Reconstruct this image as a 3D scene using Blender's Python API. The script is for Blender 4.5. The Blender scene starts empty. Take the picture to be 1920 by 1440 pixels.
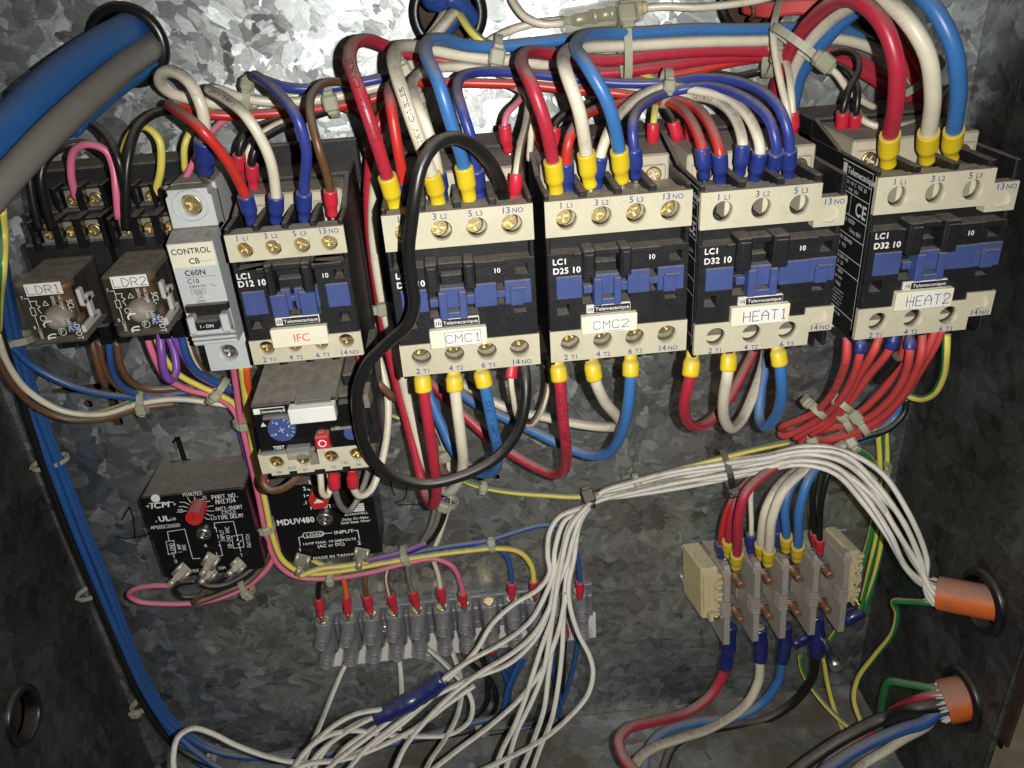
import bpy, math, random
from mathutils import Vector, Matrix
import bmesh
random.seed(7)
S = bpy.context.scene
COL = S.collection
# ------------------------------------------------------------------ camera
# millimetres: X right along the back panel, d = distance in front of the panel (world Y = -d), Z up
CAM = Vector((26.7534, -391.4476, 122.2867)); FPX = 1558.4954
def _rot(v):
    th = v.length; k = v / th
    return Matrix.Rotation(th, 3, k)
ROT = _rot(Vector((0.4965, -0.0726, -0.0819))) @ Matrix(((1, 0, 0), (0, 0, -1), (0, 1, 0)))
cam_data = bpy.data.cameras.new('camera'); cam = bpy.data.objects.new('camera', cam_data); COL.objects.link(cam)
right, down, fwd = ROT[0], ROT[1], ROT[2]
mw = Matrix((( right.x, -down.x, -fwd.x), (right.y, -down.y, -fwd.y), (right.z, -down.z, -fwd.z))).to_4x4()
mw.translation = CAM * 0.001
cam.matrix_world = mw
cam_data.sensor_width = 36; cam_data.lens = FPX / 1920 * 36
cam_data.clip_start = 0.01; cam_data.clip_end = 20
S.camera = cam
# ------------------------------------------------------------------ world and the phone's flash
wd = bpy.data.worlds.new('World'); S.world = wd; wd.use_nodes = True
wd.node_tree.nodes['Background'].inputs[0].default_value = (0.8, 0.9, 1.0, 1)
wd.node_tree.nodes['Background'].inputs[1].default_value = 0.018
ld = bpy.data.lights.new('phone_flash', 'SPOT'); ld.energy = 7.2; ld.color = (1.0, 0.985, 0.945)
ld.shadow_soft_size = 0.0018; ld.spot_size = math.radians(116); ld.spot_blend = 1.0
lo = bpy.data.objects.new('phone_flash', ld); COL.objects.link(lo)
fpos = CAM + right * 20 + down * (-3) + fwd * 2
lo.location = fpos * 0.001
aim = (fwd + down * 0.12)
lo.rotation_euler = aim.to_track_quat('-Z', 'Y').to_euler()
S.view_settings.view_transform = 'Standard'; S.view_settings.look = 'None'
S.view_settings.exposure = 0.0; S.view_settings.gamma = 1.0
S.view_settings.use_curve_mapping = False
# ------------------------------------------------------------------ pixel -> place
def U(u, v, d):
    q = ROT.transposed() @ Vector(((u - 960) / FPX, (v - 720) / FPX, 1))
    return CAM + q * ((-d - CAM.y) / q.y)
def UX(u, v, x):
    q = ROT.transposed() @ Vector(((u - 960) / FPX, (v - 720) / FPX, 1))
    return CAM + q * ((x - CAM.x) / q.x)
# ------------------------------------------------------------------ materials
MAT = {}
def nd(nt, t, **kw):
    n = nt.nodes.new(t)
    for k, v in kw.items():
        if k in n.inputs: n.inputs[k].default_value = v
        else: setattr(n, k, v)
    return n
DUST = (0.20, 0.175, 0.145, 1)
def mat(name, col, rough=0.45, metal=0.0, dust=0.0, bump=0.0, bscale=900, var=0.12, vscale=120, spec=0.5,
        speck=0.0, trans=0.0, sss=0.0, alpha=1.0, dlow=0.25, dhigh=0.95, coat=0.0, film=.22):
    m = bpy.data.materials.new(name); m.use_nodes = True; nt = m.node_tree; L = nt.links
    b = nt.nodes['Principled BSDF']
    b.inputs['Roughness'].default_value = rough; b.inputs['Metallic'].default_value = metal
    b.inputs['Specular IOR Level'].default_value = spec
    if trans: b.inputs['Transmission Weight'].default_value = trans; b.inputs['IOR'].default_value = 1.35
    if sss:
        b.inputs['Subsurface Weight'].default_value = sss; b.inputs['Subsurface Radius'].default_value = (.003, .003, .002)
        b.inputs['Subsurface Scale'].default_value = 1.0
    if coat: b.inputs['Coat Weight'].default_value = coat; b.inputs['Coat Roughness'].default_value = .25
    b.inputs['Alpha'].default_value = alpha
    geo = nd(nt, 'ShaderNodeNewGeometry')
    n1 = nd(nt, 'ShaderNodeTexNoise', Scale=vscale, Detail=4.0, Roughness=0.6)
    L.new(geo.outputs['Position'], n1.inputs['Vector'])
    hs = nd(nt, 'ShaderNodeMapRange'); hs.inputs[1].default_value = .3; hs.inputs[2].default_value = .7
    hs.inputs[3].default_value = 1 - var; hs.inputs[4].default_value = 1 + var
    L.new(n1.outputs[0], hs.inputs[0])
    mul = nd(nt, 'ShaderNodeVectorMath', operation='SCALE')
    mul.inputs[0].default_value = col[:3]; L.new(hs.outputs[0], mul.inputs['Scale'])
    out = mul.outputs[0]
    if speck:
        n2 = nd(nt, 'ShaderNodeTexNoise', Scale=1100.0, Detail=3.0, Roughness=.7); L.new(geo.outputs['Position'], n2.inputs['Vector'])
        n3 = nd(nt, 'ShaderNodeTexNoise', Scale=90.0, Detail=2.0); L.new(geo.outputs['Position'], n3.inputs['Vector'])
        ad = nd(nt, 'ShaderNodeMath', operation='ADD'); L.new(n2.outputs[0], ad.inputs[0]); L.new(n3.outputs[0], ad.inputs[1])
        r = nd(nt, 'ShaderNodeMapRange'); r.inputs[1].default_value = 1.13; r.inputs[2].default_value = 1.32; r.inputs[4].default_value = speck
        L.new(ad.outputs[0], r.inputs[0])
        mx = nd(nt, 'ShaderNodeMix', data_type='RGBA'); L.new(r.outputs[0], mx.inputs[0]); L.new(out, mx.inputs[6])
        mx.inputs[7].default_value = (.07, .06, .05, 1); out = mx.outputs[2]
    rough_out = None
    if dust:
        sp = nd(nt, 'ShaderNodeSeparateXYZ'); L.new(geo.outputs['Normal'], sp.inputs[0])
        r = nd(nt, 'ShaderNodeMapRange', interpolation_type='SMOOTHSTEP'); r.inputs[1].default_value = dlow; r.inputs[2].default_value = dhigh
        r.inputs[4].default_value = dust; L.new(sp.outputs[2], r.inputs[0])
        n4 = nd(nt, 'ShaderNodeTexNoise', Scale=260.0, Detail=6.0, Roughness=.75); L.new(geo.outputs['Position'], n4.inputs['Vector'])
        r4 = nd(nt, 'ShaderNodeMapRange'); r4.inputs[1].default_value = .3; r4.inputs[2].default_value = .62; r4.inputs[3].default_value = .55
        L.new(n4.outputs[0], r4.inputs[0])
        # thin settled film everywhere
        r5 = nd(nt, 'ShaderNodeMapRange'); r5.inputs[1].default_value = .5; r5.inputs[2].default_value = .85; r5.inputs[4].default_value = film * dust
        L.new(n4.outputs[0], r5.inputs[0])
        mm = nd(nt, 'ShaderNodeMath', operation='MULTIPLY'); L.new(r.outputs[0], mm.inputs[0]); L.new(r4.outputs[0], mm.inputs[1])
        mm2 = nd(nt, 'ShaderNodeMath', operation='ADD', use_clamp=True); L.new(mm.outputs[0], mm2.inputs[0]); L.new(r5.outputs[0], mm2.inputs[1])
        mx = nd(nt, 'ShaderNodeMix', data_type='RGBA'); L.new(mm2.outputs[0], mx.inputs[0]); L.new(out, mx.inputs[6])
        n5 = nd(nt, 'ShaderNodeTexNoise', Scale=1500.0, Detail=3.0); L.new(geo.outputs['Position'], n5.inputs['Vector'])
        dr = nd(nt, 'ShaderNodeMix', data_type='RGBA'); L.new(n5.outputs[0], dr.inputs[0])
        dr.inputs[6].default_value = (.10, .085, .07, 1); dr.inputs[7].default_value = (.33, .29, .245, 1)
        L.new(dr.outputs[2], mx.inputs[7]); out = mx.outputs[2]
        if alpha < 1:
            ra = nd(nt, 'ShaderNodeMapRange'); ra.inputs[3].default_value = alpha; ra.inputs[4].default_value = 1
            L.new(mm2.outputs[0], ra.inputs[0]); L.new(ra.outputs[0], b.inputs['Alpha'])
        rm = nd(nt, 'ShaderNodeMapRange'); rm.inputs[3].default_value = rough; rm.inputs[4].default_value = .95
        L.new(mm2.outputs[0], rm.inputs[0]); L.new(rm.outputs[0], b.inputs['Roughness'])
        if metal:
            rm2 = nd(nt, 'ShaderNodeMapRange'); rm2.inputs[3].default_value = metal; rm2.inputs[4].default_value = 0
            L.new(mm2.outputs[0], rm2.inputs[0]); L.new(rm2.outputs[0], b.inputs['Metallic'])
    L.new(out, b.inputs['Base Color'])
    if bump:
        nb = nd(nt, 'ShaderNodeTexNoise', Scale=bscale, Detail=4.0); L.new(geo.outputs['Position'], nb.inputs['Vector'])
        bp = nd(nt, 'ShaderNodeBump'); bp.inputs['Strength'].default_value = bump; bp.inputs['Distance'].default_value = .0006
        L.new(nb.outputs[0], bp.inputs['Height']); L.new(bp.outputs[0], b.inputs['Normal'])
    MAT[name] = m
    return m
def galvanised(name, base=0.5, scale=105, tilt=0.16, rl=.3, rh=.55, stain=0.0, metal=.9, rust=0.0):
    m = bpy.data.materials.new(name); m.use_nodes = True; nt = m.node_tree; L = nt.links; b = nt.nodes['Principled BSDF']
    geo = nd(nt, 'ShaderNodeNewGeometry')
    nz = nd(nt, 'ShaderNodeTexNoise', Scale=70.0, Detail=3.0); L.new(geo.outputs['Position'], nz.inputs['Vector'])
    wv = nd(nt, 'ShaderNodeVectorMath', operation='MULTIPLY_ADD'); L.new(nz.outputs['Color'], wv.inputs[0]); wv.inputs[1].default_value = (.008, .008, .008)
    L.new(geo.outputs['Position'], wv.inputs[2])
    def vor(vec, sc, metric='MINKOWSKI'):
        v = nd(nt, 'ShaderNodeTexVoronoi', Scale=sc, Randomness=1.0); v.distance = metric
        if metric == 'MINKOWSKI': v.inputs['Exponent'].default_value = .8
        L.new(vec, v.inputs['Vector']); return v
    nz2 = nd(nt, 'ShaderNodeTexNoise', Scale=340.0, Detail=2.0); L.new(geo.outputs['Position'], nz2.inputs['Vector'])
    wv2 = nd(nt, 'ShaderNodeVectorMath', operation='MULTIPLY_ADD'); L.new(nz2.outputs['Color'], wv2.inputs[0]); wv2.inputs[1].default_value = (.0013, .0013, .0013); L.new(wv.outputs[0], wv2.inputs[2])
    v1 = vor(wv2.outputs[0], scale); v1.feature = 'F1'
    # feather streaks turned by each grain's own random angle
    vr = nd(nt, 'ShaderNodeVectorRotate', rotation_type='EULER_XYZ'); L.new(geo.outputs['Position'], vr.inputs['Vector'])
    sc = nd(nt, 'ShaderNodeVectorMath', operation='SCALE'); sc.inputs['Scale'].default_value = 9.0; L.new(v1.outputs['Color'], sc.inputs[0])
    L.new(sc.outputs[0], vr.inputs['Rotation'])
    mp = nd(nt, 'ShaderNodeMapping'); mp.inputs['Scale'].default_value = (1, 4.0, 1.6); L.new(vr.outputs[0], mp.inputs['Vector'])
    v2 = vor(mp.outputs[0], scale * 1.05)
    n2 = nd(nt, 'ShaderNodeTexNoise', Scale=420.0, Detail=3.0); L.new(mp.outputs[0], n2.inputs['Vector'])
    # normal tilt = grain + feather
    def centred(sock, k):
        s = nd(nt, 'ShaderNodeVectorMath', operation='SUBTRACT'); L.new(sock, s.inputs[0]); s.inputs[1].default_value = (.5, .5, .5)
        q = nd(nt, 'ShaderNodeVectorMath', operation='SCALE'); q.inputs['Scale'].default_value = k; L.new(s.outputs[0], q.inputs[0]); return q.outputs[0]
    a1 = nd(nt, 'ShaderNodeVectorMath', operation='ADD'); L.new(centred(v1.outputs['Color'], tilt * .75), a1.inputs[0])
    a0 = nd(nt, 'ShaderNodeVectorMath', operation='ADD'); L.new(centred(v2.outputs['Color'], tilt * .95), a0.inputs[0]); L.new(centred(n2.outputs['Color'], tilt * .8), a0.inputs[1]); L.new(a0.outputs[0], a1.inputs[1])
    a2 = nd(nt, 'ShaderNodeVectorMath', operation='ADD'); L.new(a1.outputs[0], a2.inputs[0]); L.new(geo.outputs['Normal'], a2.inputs[1])
    a3 = nd(nt, 'ShaderNodeVectorMath', operation='NORMALIZE'); L.new(a2.outputs[0], a3.inputs[0]); L.new(a3.outputs[0], b.inputs['Normal'])
    s1 = nd(nt, 'ShaderNodeSeparateColor'); L.new(v1.outputs['Color'], s1.inputs[0])
    s2 = nd(nt, 'ShaderNodeSeparateColor'); L.new(v2.outputs['Color'], s2.inputs[0])
    rr = nd(nt, 'ShaderNodeMapRange'); rr.inputs[3].default_value = rl; rr.inputs[4].default_value = rh; L.new(s1.outputs[0], rr.inputs[0]); L.new(rr.outputs[0], b.inputs['Roughness'])
    mixv = nd(nt, 'ShaderNodeMath', operation='MULTIPLY_ADD'); L.new(s1.outputs[1], mixv.inputs[0]); mixv.inputs[1].default_value = .5
    m3 = nd(nt, 'ShaderNodeMath', operation='MULTIPLY'); L.new(s2.outputs[1], m3.inputs[0]); m3.inputs[1].default_value = .5; L.new(m3.outputs[0], mixv.inputs[2])
    br = nd(nt, 'ShaderNodeMapRange'); br.inputs[3].default_value = base * .42; br.inputs[4].default_value = base * 1.36; L.new(mixv.outputs[0], br.inputs[0])
    nl = nd(nt, 'ShaderNodeTexNoise', Scale=14.0, Detail=5.0, Roughness=.6); L.new(geo.outputs['Position'], nl.inputs['Vector'])
    ml = nd(nt, 'ShaderNodeMapRange'); ml.inputs[1].default_value = .3; ml.inputs[2].default_value = .7; ml.inputs[3].default_value = .78; ml.inputs[4].default_value = 1.15; L.new(nl.outputs[0], ml.inputs[0])
    mq = nd(nt, 'ShaderNodeMath', operation='MULTIPLY'); L.new(br.outputs[0], mq.inputs[0]); L.new(ml.outputs[0], mq.inputs[1]); br = mq
    cc = nd(nt, 'ShaderNodeCombineColor'); 
    for i, k in enumerate((.95, 1.0, .985)):
        q = nd(nt, 'ShaderNodeMath', operation='MULTIPLY'); q.inputs[1].default_value = k; L.new(br.outputs[0], q.inputs[0]); L.new(q.outputs[0], cc.inputs[i])
    out = cc.outputs[0]; met = None
    if stain:
        ns = nd(nt, 'ShaderNodeTexNoise', Scale=26.0, Detail=6.0, Roughness=.65); L.new(geo.outputs['Position'], ns.inputs['Vector'])
        r = nd(nt, 'ShaderNodeMapRange'); r.inputs[1].default_value = .5 - .12 * rust; r.inputs[2].default_value = .72 - .1 * rust; r.inputs[4].default_value = stain; L.new(ns.outputs[0], r.inputs[0])
        mx = nd(nt, 'ShaderNodeMix', data_type='RGBA'); L.new(r.outputs[0], mx.inputs[0]); L.new(out, mx.inputs[6]); mx.inputs[7].default_value = (.055, .047, .037, 1) if not rust else (.10, .082, .058, 1)
        out = mx.outputs[2]
        r2 = nd(nt, 'ShaderNodeMapRange'); r2.inputs[3].default_value = metal; r2.inputs[4].default_value = .1; L.new(r.outputs[0], r2.inputs[0]); L.new(r2.outputs[0], b.inputs['Metallic'])
    else: b.inputs['Metallic'].default_value = metal
    L.new(out, b.inputs['Base Color'])
    MAT[name] = m
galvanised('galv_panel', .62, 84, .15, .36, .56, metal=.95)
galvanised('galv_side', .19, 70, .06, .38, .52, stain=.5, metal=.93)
galvanised('galv_floor', .25, 45, .03, .55, .7, stain=.95, metal=.2, rust=1)
galvanised('galv_rail', .62, 160, .08, .35, .5, metal=.9)
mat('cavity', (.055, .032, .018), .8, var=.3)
mat('rubber', (.008, .008, .009), .28, dust=.25, spec=.5, film=.05)
mat('black', (.011, .011, .012), .5, dust=.85, bump=.25, bscale=1400, var=.2, film=.10, dlow=.4, spec=.35)
mat('black_gloss', (.007, .007, .008), .28, dust=.8, var=.1, bump=.05, bscale=500, film=.03, dlow=.4)
mat('taupe_dust', (.17, .15, .125), .9, bump=.5, bscale=1500, var=.25, vscale=260)
mat('cream', (.54, .50, .365), .42, dust=.9, var=.09, vscale=45, bump=.05, bscale=700, speck=.2, film=.3)
mat('cream_dark', (.46, .42, .31), .5, dust=1.0, var=.08, bump=.08)
mat('mcb_grey', (.52, .54, .54), .45, dust=.9, var=.04, bump=.05, speck=.1)
mat('blue_plastic', (.048, .075, .215), .42, dust=.8, var=.07, bump=.06)
mat('label_white', (.74, .73, .68), .5, var=.06, vscale=60, speck=.12)
mat('label_cream', (.74, .70, .54), .5, var=.03, speck=.06)
mat('white_print', (.70, .70, .69), .55, var=.2, vscale=260)
mat('blue_print', (.05, .075, .27), .5, var=.1)
mat('black_print', (.018, .017, .017), .5, var=.1)
mat('red_print', (.75, .10, .04), .5, var=.05)
mat('marker_ink', (.004, .004, .005), .4, var=.1)
mat('brass', (.72, .58, .30), .36, metal=1.0, var=.25, vscale=900, bump=.2, bscale=2500)
mat('steel', (.66, .65, .61), .34, metal=1.0, var=.2, vscale=700, bump=.1, bscale=1500)
mat('tin', (.50, .47, .36), .42, metal=.75, var=.25, vscale=600, dust=.3)
mat('stud_copper', (.33, .17, .095), .5, metal=.55, var=.3, vscale=700, bump=.4, bscale=2500)
mat('taupe_plastic', (.36, .315, .27), .5, dust=.75, var=.07, bump=.08, speck=.1)
mat('beige', (.62, .52, .29), .5, dust=.6, var=.07, bump=.06)
mat('grey_clear', (.27, .275, .30), .28, dust=.35, var=.12, alpha=.42, spec=1.0, film=.1)
mat('red_plastic', (.52, .022, .022), .38, dust=.7, var=.08)
mat('orange_sheath', (.60, .125, .022), .4, dust=.8, var=.1, speck=.5)
mat('nylon', (.40, .40, .28), .4, dust=.35, var=.08, alpha=.82)
mat('nylon_black', (.018, .018, .018), .4, dust=.6)
mat('tape_blue', (.010, .018, .12), .2, dust=.2, var=.2, bump=.35, bscale=350, coat=.5)
mat('fuse_clear', (.45, .43, .30), .12, alpha=.35, var=.05, spec=.8)
mat('relay_clear', (.13, .115, .065), .10, alpha=.20, var=.05, spec=.8, dust=.95, dlow=.45, film=.04)
mat('clear_cover', (.35, .35, .33), .12, alpha=.22, dust=.5, spec=.8)
mat('filler', (.55, .53, .47), .9, var=.15)
mat('ground', (.34, .27, .19), .8, var=.3, vscale=40, bump=.4, bscale=300)
WC = dict(crimson=(.42, .022, .045), red=(.50, .026, .020), coral=(.58, .060, .058), white=(.69, .63, .49), thinwhite=(.76, .735, .65),
          lblue=(.040, .160, .42), dblue=(.028, .045, .25), black=(.009, .009, .009), brown=(.125, .058, .026), pink=(.70, .16, .27),
          yellow=(.74, .62, .12), purple=(.20, .07, .36), orange=(.78, .12, .018), grey=(.17, .165, .155), green=(.022, .20, .055),
          bigblue=(.022, .098, .29), biggrey=(.165, .152, .135), blue=(.020, .085, .28), navy=(.02, .06, .24))
for k, c in WC.items():
    mat('w_' + k, c, .36 if k != 'coral' else .55, dust=.3 if k[:3] == 'big' else .88 if k != 'black' else .5, dlow=.3, film=.16 if k != 'black' else .05, var=.06, bump=.05, bscale=300, speck=.3 if 'white' in k else (.12 if k not in ('black',) else .0))
CR = dict(Y=(.72, .53, .02), B=(.018, .035, .20), R=(.55, .020, .045))
for k, c in CR.items(): mat('c_' + k, c, .36, dust=.6, var=.06, bump=.15, bscale=260)
# ------------------------------------------------------------------ mesh builder (mm in, metres out)
class MB:
    def __init__(s): s.v = []; s.f = []; s.sm = []; s.mi = []
    def add(s, vs, fs, smooth=False, mi=0, M=None):
        o = len(s.v)
        s.v += [(M @ Vector(p)) if M else Vector(p) for p in vs]
        for f in fs: s.f.append(tuple(i + o for i in f)); s.sm.append(smooth); s.mi.append(mi)
        return s
    def box(s, x0, x1, d0, d1, z0, z1, b=.4, M=None, mi=0):
        x0, x1 = min(x0, x1), max(x0, x1); z0, z1 = min(z0, z1), max(z0, z1); y0, y1 = -max(d0, d1), -min(d0, d1)
        b = min(b, .45 * (x1 - x0), .45 * (y1 - y0), .45 * (z1 - z0))
        c = ((x0 + x1) / 2, (y0 + y1) / 2, (z0 + z1) / 2); h = ((x1 - x0) / 2, (y1 - y0) / 2, (z1 - z0) / 2)
        vs = []; idx = {}
        for sx in (-1, 1):
            for sy in (-1, 1):
                for sz in (-1, 1):
                    sg = (sx, sy, sz)
                    for a in range(3):
                        idx[(sg, a)] = len(vs)
                        vs.append(tuple(c[k] + sg[k] * (h[k] - (0 if k == a else b)) for k in range(3)))
        fs = []
        def orient(f):
            p = [Vector(vs[i]) for i in f]; n = (p[1] - p[0]).cross(p[2] - p[0]); m = sum(p, Vector()) / len(p) - Vector(c)
            return f if n.dot(m) > 0 else f[::-1]
        for a in range(3):
            o1, o2 = [k for k in range(3) if k != a]
            for sa in (-1, 1):
                q = []
                for t1, t2 in ((-1, -1), (1, -1), (1, 1), (-1, 1)):
                    g = [0, 0, 0]; g[a] = sa; g[o1] = t1; g[o2] = t2; q.append(idx[(tuple(g), a)])
                fs.append(orient(q))
            for t1 in (-1, 1):
                for t2 in (-1, 1):
                    q = []
                    g = [0, 0, 0]; g[o1] = t1; g[o2] = t2
                    g[a] = -1; q.append(idx[(tuple(g), o1)]); q.append(idx[(tuple(g), o2)])
                    g[a] = 1; q.append(idx[(tuple(g), o2)]); q.append(idx[(tuple(g), o1)])
                    fs.append(orient(q))
        for sx in (-1, 1):
            for sy in (-1, 1):
                for sz in (-1, 1): fs.append(orient([idx[((sx, sy, sz), a)] for a in range(3)]))
        return s.add(vs, fs, False, mi, M)
    def rings(s, rings, caps=True, smooth=True, mi=0, colf=None):
        n = len(rings[0]); o = len(s.v)
        for r in rings: s.v += [Vector(p) for p in r]
        for i in range(len(rings) - 1):
            for j in range(n):
                a = o + i * n + j; b_ = o + i * n + (j + 1) % n
                s.f.append((a, b_, b_ + n, a + n)); s.sm.append(smooth); s.mi.append(colf(j) if colf else mi)
        if caps:
            s.f.append(tuple(o + j for j in range(n))[::-1]); s.sm.append(False); s.mi.append(mi)
            q = o + (len(rings) - 1) * n
            s.f.append(tuple(q + j for j in range(n))); s.sm.append(False); s.mi.append(mi)
        return s
    def cyl(s, p0, p1, prof, n=16, mi=0, smooth=True):
        """prof: list of (t along p0->p1 in 0..1, radius)"""
        p0, p1 = Vector(p0), Vector(p1); t = (p1 - p0).normalized(); a = t.orthogonal().normalized(); b = t.cross(a)
        rg = [[p0.lerp(p1, k) + (a * math.cos(2 * math.pi * j / n) + b * math.sin(2 * math.pi * j / n)) * r for j in range(n)] for k, r in prof]
        return s.rings(rg, True, smooth, mi)
    def tube(s, pts, rad, n=10, colf=None, mi=0, up=None, flat=None):
        fr = frames(pts, up); rg = []
        for i, (p, t, a, b) in enumerate(fr):
            r = rad(i / (len(fr) - 1)) if callable(rad) else rad
            ra, rb = (r, r) if not flat else flat
            rg.append([p + a * math.cos(2 * math.pi * j / n) * ra + b * math.sin(2 * math.pi * j / n) * rb for j in range(n)])
        return s.rings(rg, True, True, mi, colf)
    def plate(s, outline, holes, d0, d1, n=20, mi=0):
        """flat plate in the XZ plane between depth d0 (back) and d1 (front); holes = (x, z, r) or point lists"""
        bm = bmesh.new(); loops = [list(outline)]
        for h in holes:
            if len(h) == 3 and not isinstance(h[0], tuple):
                loops.append([(h[0] + h[2] * math.cos(2 * math.pi * k / n), h[1] + h[2] * math.sin(2 * math.pi * k / n)) for k in range(n)])
            else: loops.append(list(h))
        es = []; o = len(s.v); base = []
        for lp in loops:
            vs = [bm.verts.new((x, 0, z)) for x, z in lp]
            es += [bm.edges.new((vs[i], vs[(i + 1) % len(vs)])) for i in range(len(vs))]
        bm.verts.index_update()
        r = bmesh.ops.triangle_fill(bm, use_beauty=True, use_dissolve=False, edges=es, normal=(0, -1, 0))
        tris = [tuple(v.index for v in f.verts) for f in bm.faces]; co = [v.co.copy() for v in bm.verts]; N = len(co)
        for c_ in co: s.v.append(Vector((c_.x, -d1, c_.z)))
        for c_ in co: s.v.append(Vector((c_.x, -d0, c_.z)))
        for t in tris:
            p = [co[i] for i in t]; nn = (p[1] - p[0]).cross(p[2] - p[0])
            f = t if nn.y < 0 else t[::-1]
            s.f.append(tuple(o + i for i in f)); s.sm.append(False); s.mi.append(mi)
            s.f.append(tuple(o + N + i for i in f[::-1])); s.sm.append(False); s.mi.append(mi)
        k = 0
        for li, lp in enumerate(loops):
            m = len(lp); area = sum(lp[i][0] * lp[(i + 1) % m][1] - lp[(i + 1) % m][0] * lp[i][1] for i in range(m))
            fl = (area > 0) == (li == 0)
            for i in range(m):
                a, b_ = o + k + i, o + k + (i + 1) % m
                f = (a, a + N, b_ + N, b_)
                s.f.append(f if fl else f[::-1]); s.sm.append(li > 0 and m > 10); s.mi.append(mi)
            k += m
        bm.free(); return s
    def quad(s, a, b_, c, d, mi=0): return s.add([a, b_, c, d], [(0, 1, 2, 3)], False, mi)
    def ribbon(s, pts, w, nrm):
        pts = [Vector(p) for p in pts]; nrm = Vector(nrm); s.k = getattr(s, 'k', 0)
        for i in range(len(pts) - 1):
            s.k += 1; lf = nrm * (.005 * (s.k % 19))
            a, b_ = pts[i], pts[i + 1]; t = b_ - a
            if t.length < 1e-6: continue
            t.normalize(); sd = nrm.cross(t).normalized() * w / 2; e = t * w * .35
            s.quad(a - sd - e + lf, b_ - sd + e + lf, b_ + sd + e + lf, a + sd - e + lf)
        return s
    def mesh(s, name, mats, origin):
        me = bpy.data.meshes.new(name); o = Vector(origin)
        me.from_pydata([tuple((p - o) * .001) for p in s.v], [], s.f)
        for m in (mats if isinstance(mats, (list, tuple)) else [mats]): me.materials.append(MAT[m])
        me.polygons.foreach_set('use_smooth', s.sm); me.polygons.foreach_set('material_index', s.mi)
        me.update(); return me
def frames(pts, up=None):
    out = []; prev = None
    for i, p in enumerate(pts):
        t = (pts[min(i + 1, len(pts) - 1)] - pts[max(i - 1, 0)]).normalized()
        if prev is None:
            a = (Vector(up) - t * t.dot(Vector(up))) if up else t.orthogonal()
            a.normalize()
        else:
            a = prev - t * prev.dot(t)
            a = a.normalized() if a.length > 1e-6 else t.orthogonal().normalized()
        prev = a; out.append((p, t, a, t.cross(a)))
    return out
def spline(ctrl, step=2.2):
    P = [Vector(p) for p in ctrl]
    if len(P) == 2: P = [P[0], P[0].lerp(P[1], .5), P[1]]
    E = [P[0] * 2 - P[1]] + P + [P[-1] * 2 - P[-2]]; out = []
    for i in range(1, len(E) - 2):
        p0, p1, p2, p3 = E[i - 1:i + 3]
        t0 = 0; t1 = t0 + max((p1 - p0).length, 1e-4) ** .5; t2 = t1 + max((p2 - p1).length, 1e-4) ** .5; t3 = t2 + max((p3 - p2).length, 1e-4) ** .5
        n = max(2, int((p2 - p1).length / step))
        for k in range(n):
            t = t1 + (t2 - t1) * k / n
            A1 = p0 * ((t1 - t) / (t1 - t0)) + p1 * ((t - t0) / (t1 - t0)); A2 = p1 * ((t2 - t) / (t2 - t1)) + p2 * ((t - t1) / (t2 - t1)); A3 = p2 * ((t3 - t) / (t3 - t2)) + p3 * ((t - t2) / (t3 - t2))
            B1 = A1 * ((t2 - t) / (t2 - t0)) + A2 * ((t - t0) / (t2 - t0)); B2 = A2 * ((t3 - t) / (t3 - t1)) + A3 * ((t - t1) / (t3 - t1))
            out.append(B1 * ((t2 - t) / (t2 - t1)) + B2 * ((t - t1) / (t2 - t1)))
    out.append(P[-1]); return out
# ------------------------------------------------------------------ objects
ORG = {}
def tag(o, label, cat, group=None, kind=None):
    o['label'] = label; o['category'] = cat
    if group: o['group'] = group
    if kind: o['kind'] = kind
    return o
def thing(name, label, cat, origin, group=None):
    o = bpy.data.objects.new(name, None); COL.objects.link(o); o.empty_display_size = .01
    o.location = Vector(origin) * .001; ORG[o] = Vector(origin)
    return tag(o, label, cat, group)
def part(parent, name, mb, mats, label=None):
    o = bpy.data.objects.new(name, mb.mesh(name, mats, ORG[parent])); COL.objects.link(o); o.parent = parent; ORG[o] = ORG[parent]
    if label: o['label'] = label
    return o
def solo(name, mb, mats, label=None, cat=None, origin=None, group=None, kind=None):
    org = Vector(origin) if origin is not None else Vector(mb.v[0])
    o = bpy.data.objects.new(name, mb.mesh(name, mats, org)); COL.objects.link(o); o.location = org * .001; ORG[o] = org
    if kind: o['kind'] = kind
    if label: tag(o, label, cat, group)
    return o
_share = {}
def inst(parent, name, key, maker, mats, pos, rot=None, scale=None):
    """a copy of a shared mesh placed at pos (mm, world)"""
    if key not in _share: _share[key] = maker().mesh(name, mats, (0, 0, 0))
    o = bpy.data.objects.new(name, _share[key]); COL.objects.link(o); o.parent = parent
    o.location = (Vector(pos) - ORG[parent]) * .001; ORG[o] = Vector(pos)
    if rot: o.rotation_euler = rot
    if scale: o.scale = (scale,) * 3
    return o
# ------------------------------------------------------------------ lettering
_gl = {}
def _glyphs():
    cu = bpy.data.curves.new('t', 'FONT'); cu.resolution_u = 3; cu.size = 1.0; ob = bpy.data.objects.new('t', cu); COL.objects.link(ob)
    def geo(txt):
        cu.body = txt; bpy.context.view_layer.update()
        e = ob.evaluated_get(bpy.context.evaluated_depsgraph_get()); me = e.to_mesh()
        vs = [tuple(v.co) for v in me.vertices]; fs = [tuple(p.vertices) for p in me.polygons]; e.to_mesh_clear(); return vs, fs
    def wid(v): return max(p[0] for p in v) - min(p[0] for p in v)
    hh = wid(geo('HH')[0])
    for ch in 'ABCDEFGHIJKLMNOPQRSTUVWXYZabcdefghijklmnopqrstuvwxyz0123456789.-/()&=~+':
        vs, fs = geo(ch); adv = wid(geo('H' + ch + 'H')[0]) - hh
        _gl[ch] = (vs, fs, adv)
    bpy.data.objects.remove(ob); bpy.data.curves.remove(cu)
_glyphs()
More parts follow.
